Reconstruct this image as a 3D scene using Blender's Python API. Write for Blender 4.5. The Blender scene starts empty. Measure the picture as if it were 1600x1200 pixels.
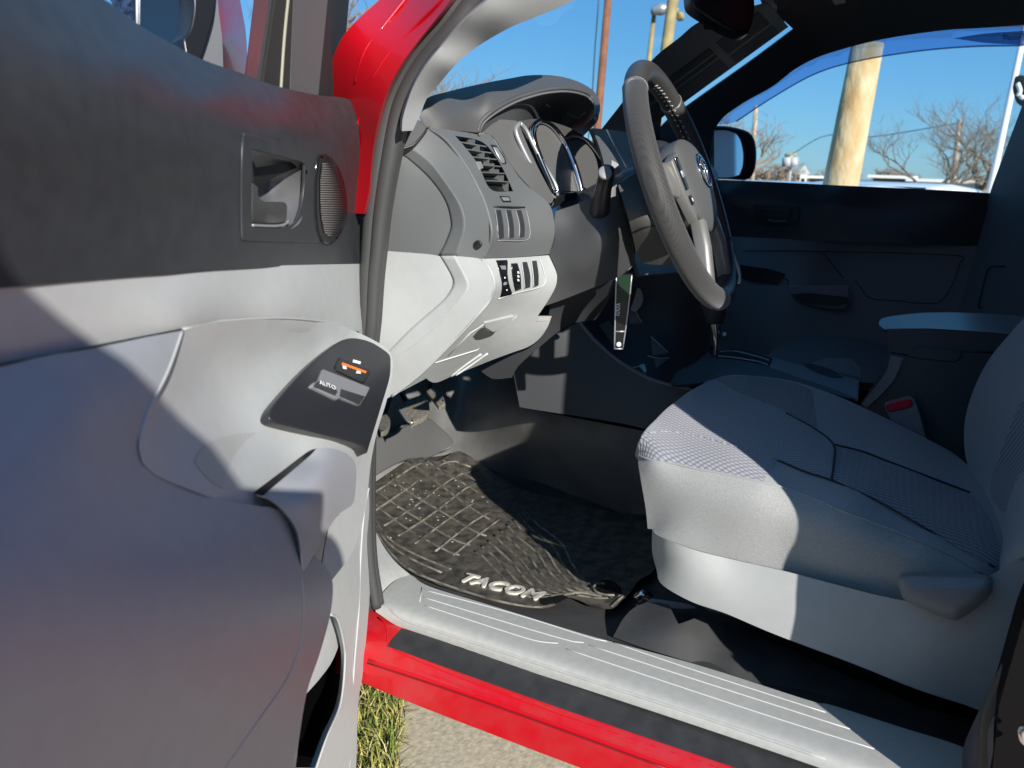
import bpy, bmesh, math, random
import numpy as np
from mathutils import Vector, Matrix
from mathutils.geometry import delaunay_2d_cdt
random.seed(7)
SC = bpy.context.scene
COL = SC.collection

# ------------------------------------------------------------------ camera
FP = 1200.0
def unit(v):
    v = np.array(v, float); return v/np.linalg.norm(v)
_Y = unit([-1700-800, 175-600, FP]); _dn = unit([612-800, 4770-600, FP])
_Z = unit(-_dn - np.dot(-_dn, _Y)*_Y); _X = np.cross(_Y, _Z)
RM = np.array([_X, _Y, _Z])
CAM = np.array([-1.64, 0.0, 1.22])
fwd = RM @ np.array([0, 0, 1.0])
def ray(px, py):
    return RM @ np.array([(px-800)/FP, (py-600)/FP, 1.0])      # z-depth 1 along the axis
DT = math.radians(70); DN = np.array([math.cos(DT), -math.sin(DT), 0]); DD = np.array([math.sin(DT), math.cos(DT), 0])
DH = np.array([-.79, .67, 0])
def depth(px, py, kind, v):
    r = ray(px, py)
    if kind == 'X': n = np.array([1., 0, 0]); d = v
    elif kind == 'Y': n = np.array([0, 1., 0]); d = v
    elif kind == 'Z': n = np.array([0, 0, 1.]); d = v
    elif kind == 'D': n = DN; d = DN@DH+v
    elif kind == 'F':                                            # horizontal distance
        return v/math.hypot(r[0], r[1])
    elif kind == 'T': return v                                   # z-depth
    return (d-n@CAM)/(n@r)
def P(px, py, kind, v):
    return Vector(CAM+ray(px, py)*depth(px, py, kind, v))

class F:
    """smooth surface through anchors (px, py, kind, value)"""
    def __init__(s, A, k=None):
        s.p = np.array([[a[0], a[1]] for a in A], float)/1000
        w = np.array([1/depth(*a) for a in A])
        n = len(A)
        if n <= 3:
            s.c = None
            M = np.hstack([s.p, np.ones((n, 1))]); s.a = np.linalg.lstsq(M, w, rcond=None)[0]
        else:
            K = s.k(np.linalg.norm(s.p[:, None]-s.p[None], axis=2))+np.eye(n)*1e-6
            M = np.hstack([s.p, np.ones((n, 1))])
            A_ = np.block([[K, M], [M.T, np.zeros((3, 3))]])
            sol = np.linalg.solve(A_, np.concatenate([w, np.zeros(3)])); s.c = sol[:n]; s.a = sol[n:]
    def k(s, r):
        return np.where(r > 0, r*r*np.log(np.maximum(r, 1e-9)), 0)
    def w(s, px, py):
        q = np.array([px, py])/1000; v = s.a[0]*q[0]+s.a[1]*q[1]+s.a[2]
        if s.c is not None: v += s.c @ s.k(np.linalg.norm(s.p-q, axis=1))
        return v
    def __call__(s, px, py, lift=0):
        w = s.w(px, py); t = 1/w - lift
        return Vector(CAM+ray(px, py)*t)

def proj(p):
    c = RM.T @ (np.array(p, float)-CAM); return (800+FP*c[0]/c[2], 600+FP*c[1]/c[2], 'T', c[2])
def Fprof(prof, ys):
    """field of a section (x, z) swept along the truck"""
    return F([proj((x, y, z)) for y in ys for x, z in prof])
class Sweep:
    """exact surface of a section (x, z) swept along the truck"""
    def __init__(s, prof):
        s.q = [np.array(p) for p in crom([(x, z) for x, z in prof], 70)]
    def w(s, px, py):
        r = ray(px, py); o = np.array([CAM[0], CAM[2]]); d = np.array([r[0], r[2]]); best = None; near = None; n = len(s.q)
        for i in range(n-1):
            a, b = s.q[i], s.q[i+1]; e = b-a; det = d[0]*(-e[1])+e[0]*d[1]
            if abs(det) < 1e-12: continue
            c = a-o; t = (c[0]*(-e[1])+e[0]*c[1])/det; u = (d[0]*c[1]-d[1]*c[0])/det
            lo = -1e9 if i == 0 else -1e-6; hi = 1e9 if i == n-2 else 1+1e-6
            if t > 0 and lo <= u <= hi:
                if 0 <= u <= 1:
                    if best is None or t < best: best = t
                elif near is None or abs(u) < near[0]: near = (abs(u), t)
        if best is None: best = near[1] if near else 1.2
        return 1/best
    def __call__(s, px, py, lift=0):
        return Vector(CAM+ray(px, py)*(1/s.w(px, py)-lift))
def Fplane(pt, n):
    n = np.array(n, float); pt = np.array(pt, float); A = []
    for dx, dy in ((0, 0), (30, 0), (0, 30)):
        q = proj(pt); px, py = q[0]+dx, q[1]+dy; r = ray(px, py); A.append((px, py, 'T', float((n@pt-n@CAM)/(n@r))))
    return F(A)
# ------------------------------------------------------------------ helpers
def smooth_mesh(me, on=True):
    me.polygons.foreach_set('use_smooth', [on]*len(me.polygons)); me.update()
def link(name, me, mat, parent=None):
    o = bpy.data.objects.new(name, me); COL.objects.link(o)
    if mat is not None:
        for m in (mat if isinstance(mat, (list, tuple)) else [mat]): me.materials.append(m)
    if parent is not None: o.parent = parent
    return o
def tag(o, label=None, cat=None, group=None, kind=None):
    if label: o['label'] = label
    if cat: o['category'] = cat
    if group: o['group'] = group
    if kind: o['kind'] = kind
    return o
def empty(name, loc=(0, 0, 0)):
    o = bpy.data.objects.new(name, None); COL.objects.link(o); o.location = loc; o.empty_display_size = .1; return o
def crom(pts, n, closed=False):
    pts = [np.array(p, float) for p in pts]
    if len(pts) < 3 and not closed:
        return [pts[0]+(pts[-1]-pts[0])*i/(n-1) for i in range(n)]
    m = len(pts)
    def g(i):
        if closed: return pts[i % m]
        if i < 0: return 2*pts[0]-pts[1]
        if i >= m: return 2*pts[-1]-pts[-2]
        return pts[i]
    dense = []; segs = m if closed else m-1
    for i in range(segs):
        p0, p1, p2, p3 = g(i-1), g(i), g(i+1), g(i+2)
        for k in range(12):
            t = k/12
            dense.append(.5*((2*p1)+(-p0+p2)*t+(2*p0-5*p1+4*p2-p3)*t*t+(-p0+3*p1-3*p2+p3)*t**3))
    dense.append(pts[0] if closed else pts[-1])
    L = [0]
    for a, b in zip(dense, dense[1:]): L.append(L[-1]+float(np.linalg.norm(b-a)))
    out = []; j = 0; tot = L[-1] or 1; cnt = n if closed else n-1
    for i in range(n):
        s = tot*i/cnt
        while j < len(L)-2 and L[j+1] < s: j += 1
        d = L[j+1]-L[j]; t = (s-L[j])/d if d > 1e-12 else 0
        out.append(dense[j]+(dense[j+1]-dense[j])*t)
    return out
def round_outline(out, step, corner=38):
    """spline through the outline, breaking at sharp corners"""
    n = len(out); cs = []
    for i in range(n):
        a = np.array(out[i-1], float); b = np.array(out[i], float); c = np.array(out[(i+1) % n], float)
        u = b-a; v = c-b
        ang = abs(math.degrees(math.atan2(u[0]*v[1]-u[1]*v[0], u@v)))
        if ang > corner: cs.append(i)
    def plen(pp): return sum(math.dist(pp[i], pp[i+1]) for i in range(len(pp)-1))
    if not cs:
        L = plen(out+[out[0]]); return [tuple(p) for p in crom(out, max(8, int(L/step)), True)]
    res = []
    for q, i in enumerate(cs):
        j = cs[(q+1) % len(cs)]
        seg = [out[i]]; k = i
        while True:
            k = (k+1) % n; seg.append(out[k])
            if k == j: break
        m = max(2, int(plen(seg)/step)+1)
        res += [tuple(p) for p in crom(seg, m)][:-1]
    return res
def inpoly(x, y, poly):
    c = False; j = len(poly)-1
    for i in range(len(poly)):
        xi, yi = poly[i]; xj, yj = poly[j]
        if (yi > y) != (yj > y) and x < (xj-xi)*(y-yi)/(yj-yi)+xi: c = not c
        j = i
    return c
def edist(x, y, poly):
    a = np.array(poly, float); b = np.roll(a, -1, axis=0); d = b-a; L = (d**2).sum(1)
    L[L == 0] = 1e-9
    t = np.clip((([x, y]-a)*d).sum(1)/L, 0, 1); q = a+d*t[:, None]
    return float(np.sqrt((([x, y]-q)**2).sum(1)).min())
def relief(name, outline, fld, mat, parent=None, step=14, th=.006, holes=(), lift=0, bev=0, seg=2, rnd=True, corner=38, edge=None, flat=False, bulge=0, nd=False):
    """an outline laid on a smooth field and given real thickness behind it; bulge raises the middle (metres)"""
    if isinstance(fld, list): fld = F(fld)
    es = edge or step*.7
    bd = round_outline(list(outline), es, corner) if rnd else list(outline)
    loops = [bd]+[round_outline(list(h), es, corner) if rnd else list(h) for h in holes]
    vs = []; ed = []
    for lp in loops:
        s = len(vs); vs += [tuple(p) for p in lp]; ed += [(s+i, s+(i+1) % len(lp)) for i in range(len(lp))]
    nb = len(vs)
    xs = [p[0] for p in bd]; ys = [p[1] for p in bd]
    y = min(ys)+step*.5; r = 0
    while y < max(ys):
        x = min(xs)+(step*.5 if r % 2 else 0)
        while x < max(xs):
            if inpoly(x, y, bd) and not any(inpoly(x, y, h) for h in loops[1:]) and min(edist(x, y, l) for l in loops) > step*.45:
                vs.append((x, y))
            x += step
        y += step*.87; r += 1
    V, E, Fc, *_ = delaunay_2d_cdt([Vector(v) for v in vs], ed, [], 0, 1e-5)
    fc = []
    for f in Fc:
        if abs(sum(V[f[i-1]][0]*V[f[i]][1]-V[f[i]][0]*V[f[i-1]][1] for i in range(len(f)))) < .25: continue
        cx = sum(V[i][0] for i in f)/len(f); cy = sum(V[i][1] for i in f)/len(f)
        if inpoly(cx, cy, bd) and not any(inpoly(cx, cy, h) for h in loops[1:]): fc.append(list(f))
    co = []
    for v in V:
        l = lift
        if bulge:
            d = min(1.0, edist(v[0], v[1], bd)/(step*2.2)); l += bulge*math.sin(d*math.pi/2)
        co.append(fld(v[0], v[1], l))
    me = bpy.data.meshes.new(name); me.from_pydata([tuple(c) for c in co], [], fc); me.update()
    tot = 0; nn = Vector((0, 0, 0))
    for p in me.polygons: tot += p.normal.dot(Vector(CAM)-p.center)*p.area; nn += p.normal*p.area
    if tot < 0: me.flip_normals(); nn = -nn
    nn.normalize()
    if th:                                                        # a real back and rim, not a sheet
        n0 = len(co); back = []
        for c in co:
            v_ = (c-Vector(CAM)).normalized(); d_ = -nn if (bev or nd) else (v_*1.0-nn*.25).normalized()
            back.append(c+d_*th)
        fr = [list(p.vertices) for p in me.polygons]; cnt = {}
        for f in fr:
            for i in range(len(f)):
                a, b = f[i], f[(i+1) % len(f)]; cnt[(a, b)] = 1
        rim = [(a, b) for (a, b) in cnt if (b, a) not in cnt]
        fs = fr+[[i+n0 for i in f[::-1]] for f in fr]+[[b, a, a+n0, b+n0] for a, b in rim]
        me2 = bpy.data.meshes.new(name); me2.from_pydata([tuple(c) for c in co+back], [], fs); me2.update(); bpy.data.meshes.remove(me); me = me2
        smooth_mesh(me, not flat)
        if not flat:
            rs_ = {(min(a, b), max(a, b)) for a, b in rim}
            for e in me.edges:
                if tuple(sorted(e.vertices)) in rs_: e.use_edge_sharp = True
    smooth_mesh(me, not flat)
    o = link(name, me, mat, parent)
    if bev:
        m = o.modifiers.new('bevel', 'BEVEL'); m.width = bev; m.segments = seg; m.limit_method = 'ANGLE'; m.angle_limit = math.radians(50)
    return o
def tube(name, pts, r, mat, parent=None, closed=False, n=None, seg=10, spline=True, flat=1.0, caps=True, build=True, bm=None):
    pts = [Vector(p) for p in pts]
    rs = r if isinstance(r, (list, tuple)) else [r]*len(pts)
    n = n or max(2, (len(pts)-1)*6+1)
    if spline and len(pts) > 2:
        q = crom([list(p)+[rr] for p, rr in zip(pts, rs)], n, closed)
        pts = [Vector(a[:3]) for a in q]; rs = [a[3] for a in q]
    own = bm is None
    if own: bm = bmesh.new()
    rings = []; up = None; m = len(pts)
    for i in range(m):
        if closed: t = pts[(i+1) % m]-pts[i-1]
        else: t = pts[min(i+1, m-1)]-pts[max(i-1, 0)]
        t.normalize()
        if up is None:
            up = t.orthogonal().normalized() if abs(t.z) > .9 else Vector((0, 0, 1))
        u = up-t*up.dot(t)
        if u.length < 1e-6: u = t.orthogonal()
        u.normalize(); up = u; w = t.cross(u)
        rings.append([bm.verts.new(pts[i]+(u*math.cos(2*math.pi*k/seg)*flat+w*math.sin(2*math.pi*k/seg))*rs[i]) for k in range(seg)])
    for i in range(m if closed else m-1):
        a, b = rings[i], rings[(i+1) % m]
        for k in range(seg): bm.faces.new((a[k], a[(k+1) % seg], b[(k+1) % seg], b[k]))
    if caps and not closed:
        bm.faces.new(rings[0][::-1]); bm.faces.new(rings[-1])
    if not own: return
    bmesh.ops.recalc_face_normals(bm, faces=bm.faces)
    me = bpy.data.meshes.new(name); bm.to_mesh(me); bm.free(); smooth_mesh(me)
    return link(name, me, mat, parent)
def fin(name, bm, mat, parent=None, smooth=False, bev=0, seg=2):
    bmesh.ops.recalc_face_normals(bm, faces=bm.faces)
    me = bpy.data.meshes.new(name); bm.to_mesh(me); bm.free(); smooth_mesh(me, smooth)
    o = link(name, me, mat, parent)
    if bev:
        m = o.modifiers.new('bevel', 'BEVEL'); m.width = bev; m.segments = seg; m.limit_method = 'ANGLE'; m.angle_limit = math.radians(35)
        smooth_mesh(me, True)
    return o
def hexa(bm, c):
    v = [bm.verts.new(p) for p in c]
    for f in ((0, 3, 2, 1), (4, 5, 6, 7), (0, 1, 5, 4), (1, 2, 6, 5), (2, 3, 7, 6), (3, 0, 4, 7)): bm.faces.new([v[i] for i in f])
def bx(bm, x0, x1, y0, y1, z0, z1):
    hexa(bm, [(x0, y0, z0), (x1, y0, z0), (x1, y1, z0), (x0, y1, z0), (x0, y0, z1), (x1, y0, z1), (x1, y1, z1), (x0, y1, z1)])
def box(name, x0, x1, y0, y1, z0, z1, mat, parent=None, bev=.004):
    bm = bmesh.new(); bx(bm, x0, x1, y0, y1, z0, z1); return fin(name, bm, mat, parent, bev=bev)
def extr(bm, prof, axis, a, b):
    """closed 2D profile extruded along an axis; profile in the two other axes"""
    def pt(q, v):
        return {'x': (v, q[0], q[1]), 'y': (q[0], v, q[1]), 'z': (q[0], q[1], v)}[axis]
    A = [bm.verts.new(pt(q, a)) for q in prof]; B = [bm.verts.new(pt(q, b)) for q in prof]; n = len(prof)
    bm.faces.new(A); bm.faces.new(B[::-1])
    for i in range(n): bm.faces.new((A[i], B[i], B[(i+1) % n], A[(i+1) % n]))
def disc(name, c, nrm, r, th, mat, parent=None, ell=1, up=(0, 0, 1), seg=32, bev=0):
    nrm = Vector(nrm).normalized(); u = Vector(up); u = (u-nrm*u.dot(nrm)).normalized(); w = nrm.cross(u); c = Vector(c)
    bm = bmesh.new()
    A = [bm.verts.new(c+u*math.cos(2*math.pi*k/seg)*r*ell+w*math.sin(2*math.pi*k/seg)*r) for k in range(seg)]
    B = [bm.verts.new(v.co-nrm*th) for v in A]
    bm.faces.new(A); bm.faces.new(B[::-1])
    for i in range(seg): bm.faces.new((A[i], B[i], B[(i+1) % seg], A[(i+1) % seg]))
    return fin(name, bm, mat, parent, bev=bev)
def strip(name, A, B, fa, la, fb, lb, mat, parent, n=40, th=.004, back=None):
    """a sloping band between two traced curves"""
    A = crom([(x, y) for x, y in A], n); B = crom([(x, y) for x, y in B], n); K = 6; rows = []
    for a, b in zip(A, B):
        p = fa(a[0], a[1], la); q = fb(b[0], b[1], lb); rows.append([p.lerp(q, k/(K-1)) for k in range(K)])
    co = [tuple(p) for r in rows for p in r]; fc = [(i*K+k, i*K+k+1, (i+1)*K+k+1, (i+1)*K+k) for i in range(n-1) for k in range(K-1)]
    me = bpy.data.meshes.new(name); me.from_pydata(co, [], fc); me.update()
    if sum(p.normal.dot(Vector(CAM)-p.center)*p.area for p in me.polygons) < 0: me.flip_normals()
    smooth_mesh(me); o = link(name, me, mat, parent)
    m = o.modifiers.new('thickness', 'SOLIDIFY'); m.thickness = th; m.offset = -1; return o
def lines(name, pls, fld, r, mat, parent, lift=.001, spline=True, seg=6, n=None):
    """several thin beads drawn on a field as one mesh"""
    bm = bmesh.new()
    for pl in pls:
        q = [fld(x, y, lift) for x, y in pl]
        tube(name, q, r, mat, bm=bm, seg=seg, spline=spline, n=n)
    return fin(name, bm, mat, parent, smooth=True)
def text(name, s, o, right, upv, size, mat, parent, depth_=.0015, bold=0, shear=0, sx=1):
    cu = bpy.data.curves.new('t', 'FONT'); cu.body = s; cu.size = size; cu.extrude = depth_; cu.offset = bold; cu.shear = shear
    cu.align_x = 'LEFT'; cu.resolution_u = 3
    ob = bpy.data.objects.new('t', cu); COL.objects.link(ob)
    dg = bpy.context.evaluated_depsgraph_get(); me = bpy.data.meshes.new_from_object(ob.evaluated_get(dg))
    bpy.data.objects.remove(ob); bpy.data.curves.remove(cu)
    x = Vector(right).normalized(); y = Vector(upv); y = (y-x*y.dot(x)).normalized(); z = x.cross(y)
    M = Matrix((x*sx, y, z)).transposed().to_4x4(); M.translation = Vector(o)
    me.transform(M); me.name = name; me.materials.clear()
    return link(name, me, mat, parent)

# ------------------------------------------------------------------ materials
def mat(name, col, rough=.5, metal=0, bump=0, bscale=400, bdist=.001, var=0, vscale=6, spec=.5, coat=0, sheen=0, col2=None, coords='Object', detail=3, stretch=None):
    m = bpy.data.materials.new(name); m.use_nodes = True; nt = m.node_tree; b = nt.nodes['Principled BSDF']
    b.inputs['Base Color'].default_value = (*col, 1); b.inputs['Roughness'].default_value = rough; b.inputs['Metallic'].default_value = metal
    b.inputs['Specular IOR Level'].default_value = spec; b.inputs['Coat Weight'].default_value = coat; b.inputs['Sheen Weight'].default_value = sheen
    b.inputs['Coat Roughness'].default_value = .04
    tc = nt.nodes.new('ShaderNodeTexCoord'); src = tc.outputs[coords]
    if stretch:
        mp = nt.nodes.new('ShaderNodeMapping'); mp.inputs['Scale'].default_value = stretch; nt.links.new(src, mp.inputs[0]); src = mp.outputs[0]
    if var or col2:
        n = nt.nodes.new('ShaderNodeTexNoise'); n.inputs['Scale'].default_value = vscale; n.inputs['Detail'].default_value = detail+2; nt.links.new(src, n.inputs[0])
        mx = nt.nodes.new('ShaderNodeMix'); mx.data_type = 'RGBA'
        c2 = col2 or tuple(max(0, c*(1-var)) for c in col); c1 = col if col2 else tuple(min(1, c*(1+var)) for c in col)
        mx.inputs[6].default_value = (*c1, 1); mx.inputs[7].default_value = (*c2, 1)
        mr = nt.nodes.new('ShaderNodeMapRange'); mr.inputs[1].default_value = .35; mr.inputs[2].default_value = .65
        nt.links.new(n.outputs[0], mr.inputs[0]); nt.links.new(mr.outputs[0], mx.inputs[0]); nt.links.new(mx.outputs[2], b.inputs['Base Color'])
    if bump:
        n2 = nt.nodes.new('ShaderNodeTexNoise'); n2.inputs['Scale'].default_value = bscale; n2.inputs['Detail'].default_value = detail; nt.links.new(src, n2.inputs[0])
        bp = nt.nodes.new('ShaderNodeBump'); bp.inputs['Strength'].default_value = bump; bp.inputs['Distance'].default_value = bdist
        nt.links.new(n2.outputs[0], bp.inputs['Height']); nt.links.new(bp.outputs[0], b.inputs['Normal'])
    return m
def weave(name, c1, c2, k, rough=.9, mode='diamond', amp=.6):
    m = mat(name, c1, rough, sheen=.3, spec=.2); nt = m.node_tree; b = nt.nodes['Principled BSDF']
    tc = nt.nodes.new('ShaderNodeTexCoord'); sp = nt.nodes.new('ShaderNodeSeparateXYZ'); nt.links.new(tc.outputs['Object'], sp.inputs[0])
    def M(op, a, b_=None):
        n = nt.nodes.new('ShaderNodeMath'); n.operation = op
        for i, v in enumerate((a, b_)):
            if v is None: continue
            if isinstance(v, (int, float)): n.inputs[i].default_value = v
            else: nt.links.new(v, n.inputs[i])
        return n.outputs[0]
    x, y, z = sp.outputs
    yy = M('SUBTRACT', M('MULTIPLY', y, 1.0), M('MULTIPLY', z, .9))      # runs on down the front roll
    if mode == 'diamond':
        a = M('ADD', M('MULTIPLY', x, k), M('MULTIPLY', yy, k*.62)); c = M('SUBTRACT', M('MULTIPLY', x, k), M('MULTIPLY', yy, k*.62))
    else:
        a = M('MULTIPLY', x, k); c = M('MULTIPLY', yy, k*.8)
    h = M('MULTIPLY', M('SINE', a), M('SINE', c)); h = M('ABSOLUTE', h)
    h = M('POWER', h, .55)
    mx = nt.nodes.new('ShaderNodeMix'); mx.data_type = 'RGBA'; mx.inputs[6].default_value = (*c2, 1); mx.inputs[7].default_value = (*c1, 1)
    nt.links.new(h, mx.inputs[0]); nt.links.new(mx.outputs[2], b.inputs['Base Color'])
    bp = nt.nodes.new('ShaderNodeBump'); bp.inputs['Strength'].default_value = amp; bp.inputs['Distance'].default_value = .0015
    nt.links.new(h, bp.inputs['Height']); nt.links.new(bp.outputs[0], b.inputs['Normal'])
    return m
def glass(name, tint=(1, 1, 1), refl=.6, rough=0):
    m = bpy.data.materials.new(name); m.use_nodes = True; nt = m.node_tree; nt.nodes.clear()
    o = nt.nodes.new('ShaderNodeOutputMaterial'); t = nt.nodes.new('ShaderNodeBsdfTransparent'); t.inputs[0].default_value = (*tint, 1)
    g = nt.nodes.new('ShaderNodeBsdfGlossy'); g.inputs['Roughness'].default_value = rough
    fr = nt.nodes.new('ShaderNodeFresnel'); fr.inputs[0].default_value = 1.45
    ml = nt.nodes.new('ShaderNodeMath'); ml.operation = 'MULTIPLY'; ml.inputs[1].default_value = refl; nt.links.new(fr.outputs[0], ml.inputs[0])
    mx = nt.nodes.new('ShaderNodeMixShader'); nt.links.new(ml.outputs[0], mx.inputs[0]); nt.links.new(t.outputs[0], mx.inputs[1]); nt.links.new(g.outputs[0], mx.inputs[2])
    nt.links.new(mx.outputs[0], o.inputs[0]); return m
M_red = mat('red_paint', (.56, .002, .010), .36, coat=.35, bump=.05, bscale=9, bdist=.003, spec=.4)
M_dark = mat('charcoal_trim', (.034, .036, .039), .40, bump=.3, bscale=1200, bdist=.0003, var=.10, vscale=60, detail=9)
M_dash = mat('grey_dash_trim', (.125, .13, .128), .55, bump=.15, bscale=1300, bdist=.0003)
M_dashtop = mat('dark_dash_top', (.075, .075, .074), .55, bump=.3, bscale=900, bdist=.0004)
M_light = mat('light_grey_trim', (.415, .425, .41), .62, bump=.35, bscale=1100, bdist=.0003, var=.022, vscale=60, spec=.35, detail=9)
M_sill = mat('sill_plate_plastic', (.41, .41, .385), .62, bump=.35, bscale=900, bdist=.0004, var=.045, vscale=90, spec=.3, detail=10)
M_trimline = mat('trim_edge', (.28, .28, .275), .5)
M_line = mat('pale_groove', (.56, .57, .55), .5)
M_black = mat('black_plastic', (.012, .012, .013), .35)
M_gloss = mat('gloss_black', (.01, .01, .011), .12)
M_rubber = mat('black_rubber', (.055, .055, .053), .5, bump=.3, bscale=300, bdist=.0006)
M_chrome = mat('chrome', (.75, .75, .76), .12, 1)
M_silver = mat('silver_paint', (.5, .51, .52), .35, .6)
M_dial = mat('dial_face', (.06, .06, .058), .6)
M_leather = mat('wheel_leather', (.055, .053, .05), .42, bump=.35, bscale=500, bdist=.0006)
M_leather2 = weave('perforated_leather', (.058, .056, .052), (.036, .035, .034), 1000, .5, 'grid', .25)
M_fab = mat('grey_seat_cloth', (.35, .352, .34), .95, bump=.7, bscale=1300, bdist=.0008, sheen=.3, spec=.2, var=.22, vscale=1000)
M_fab2 = mat('plain_seat_cloth', (.34, .345, .35), .95, bump=.5, bscale=1100, bdist=.0006, sheen=.3, spec=.2, var=.08, vscale=500)
M_mesh = weave('seat_mesh', (.40, .40, .42), (.14, .14, .175), 420)
M_mesh2 = weave('seat_mesh_fine', (.40, .40, .42), (.05, .05, .08), 360)
M_honey = weave('honeycomb_cloth', (.12, .12, .125), (.30, .30, .30), 300, amp=.8)
M_vinyl = mat('black_vinyl_floor', (.13, .13, .125), .38, bump=.35, bscale=160, bdist=.001, col2=(.22, .215, .20), vscale=7, detail=6)
M_vinyl2 = mat('black_vinyl_sheen', (.07, .07, .07), .25, var=.2, vscale=9, bump=.5, bscale=500, bdist=.001)
M_mat = mat('dusty_rubber_mat', (.04, .038, .033), .5, bump=.35, bscale=120, bdist=.0015, col2=(.13, .115, .09), vscale=45, detail=13)
M_dust = mat('dust_filled_rib', (.24, .215, .17), .8, bump=.4, bscale=300, bdist=.001, col2=(.05, .046, .038), vscale=45)
M_crumb = mat('pale_grit', (.5, .48, .42), .8)
M_pedal = mat('worn_pedal_rubber', (.12, .11, .09), .7, bump=.9, bscale=260, bdist=.002, col2=(.28, .25, .2), vscale=200)
M_console = mat('console_dark', (.06, .062, .065), .5, bump=.2, bscale=900, bdist=.0004)
M_head = mat('headliner', (.05, .05, .048), .95)
M_head2 = mat('pillar_trim_dark', (.045, .046, .05), .7)
M_white = mat('white_mark', (.8, .8, .8), .6)
M_orange = mat('orange_mark', (.85, .2, .02), .5)
M_buckle = mat('buckle_red', (.55, .01, .03), .4)
M_grey = mat('grey_plastic', (.2, .2, .205), .5)
M_strip = mat('black_sill_film', (.03, .03, .031), .5, bump=.3, bscale=700, bdist=.0004, var=.2, vscale=40)
M_glass = glass('clear_glass', (.97, .985, .98), .05)
M_visor = glass('tinted_visor', (.62, .72, .90), .25)
M_visor2 = glass('smoky_visor', (.45, .50, .58), .4)
M_privacy = glass('privacy_glass', (.02, .02, .02), .8)
M_mirror = mat('mirror_glass', (.85, .87, .9), .02, 1)
M_sheet = mat('sticker_back', (.11, .115, .12), .7)

exec_order = []
# ================================================================== TRUCK
truck = empty('pickup_truck')
tag(truck, 'red pickup truck with its driver door open, showing the grey cabin', 'pickup truck')

# ---------------------------------------------------------------- driver door
LB = [(572, 412), (412, 416), (262, 427), (112, 439), (0, 449), (-260, 470)]
top_edge = [(-260, -150), (0, -72), (120, -15), (165, 0), (214, 37), (266, 67), (319, 94), (382, 116), (412, 128), (450, 139), (499, 149), (532, 152), (552, 157), (558, 168)]
Fdoor = F([(572, 412, 'D', 0), (412, 416, 'D', .004), (262, 427, 'D', .006), (0, 449, 'D', .008), (-260, 470, 'D', .01),
           (566, 281, 'D', 0), (470, 290, 'D', .002), (300, 300, 'D', .006), (100, 300, 'D', .01), (-260, 250, 'D', .012),
           (560, 200, 'D', .0), (450, 190, 'D', 0), (330, 150, 'D', 0), (200, 90, 'D', .002), (100, 60, 'D', .004), (-200, -40, 'D', .004),
           (552, 160, 'D', -.012), (499, 150, 'D', -.03), (412, 129, 'D', -.03), (319, 94, 'D', -.028), (214, 37, 'D', -.024), (120, -15, 'D', -.02), (-260, -150, 'D', -.02)])
base_out = LB + [(-260, 1215), (440, 1215)] + [(556, 1215), (560, 1100), (567, 1050), (577, 940), (582, 840), (580, 750), (582, 700), (600, 620), (592, 560), (581, 527), (577, 480)]
pocket = [(515, 958), (527, 965), (537, 1000), (540, 1035), (532, 1100), (510, 1150), (492, 1200), (420, 1200), (430, 1060), (470, 990)]
Flow = F([(572, 412, 'D', 0), (412, 416, 'D', .003), (262, 427, 'D', .005), (0, 449, 'D', .008), (-260, 470, 'D', .01),
          (577, 480, 'D', .0), (285, 515, 'D', .012), (440, 497, 'D', .012), (550, 515, 'D', .008), (0, 570, 'D', .004), (150, 545, 'D', .004), (-200, 600, 'D', .004),
          (582, 700, 'D', .004), (582, 840, 'D', .006), (556, 1215, 'D', .006), (567, 1050, 'D', .006), (552, 800, 'D', .014), (545, 940, 'D', .018), (548, 1100, 'D', .018),
          (400, 650, 'D', -.03), (330, 590, 'D', -.03), (480, 590, 'D', -.02), (300, 900, 'D', .01), (0, 900, 'D', .01), (-260, 1215, 'D', .01), (440, 1215, 'D', .02)])
cuph = [(388, 226), (476, 248), (484, 258), (482, 300), (472, 347), (457, 361), (388, 362)]
door = relief('driver_door', base_out, Flow, M_light, truck, step=16, th=.03, holes=[pocket])
relief('door_upper_trim', [(572, 413.5), (412, 417.5), (262, 428.5), (112, 440.5), (0, 450.5), (-260, 471.5)]+top_edge+[(562, 225), (566, 281), (569, 350)], Fdoor, M_dark, door, step=12, th=.022, lift=.003, holes=[cuph])
# lower bulging trim, near; the light grey darkened and cooled for its shade
Fbulge = F([(0, 570, 'D', .012), (150, 540, 'D', .012), (285, 515, 'D', .014), (245, 610, 'D', .03), (218, 700, 'D', .04), (240, 738, 'D', .045), (330, 775, 'D', .055), (420, 805, 'D', .068),
            (465, 880, 'D', .08), (518, 902, 'D', .078), (516, 968, 'D', .074), (470, 940, 'D', .086), (480, 1080, 'D', .07), (460, 1215, 'D', .066), (200, 760, 'D', .055), (120, 650, 'D', .04), (0, 700, 'D', .045), (-260, 640, 'D', .03),
            (420, 900, 'D', .086), (300, 900, 'D', .088), (100, 900, 'D', .085), (-100, 950, 'D', .08), (380, 1100, 'D', .084), (200, 1200, 'D', .08), (-260, 1215, 'D', .07)])
bulge_out = [(-260, 610), (0, 570), (150, 540), (283, 515), (262, 580), (232, 640), (217, 690), (222, 722), (250, 745), (330, 777), (400, 790), (428, 794), (452, 806), (472, 832), (480, 862), (484, 880), (492, 868), (503, 880), (519, 905), (517, 955), (500, 1020), (480, 1080), (468, 1150), (460, 1215), (-260, 1215)]
relief('lower_trim', bulge_out, Fbulge, mat('shaded_lower_trim', (.30, .31, .325), .47, spec=.5, var=.025, vscale=60, bump=.3, bscale=900, bdist=.0003), door, step=15, th=.012)
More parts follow.
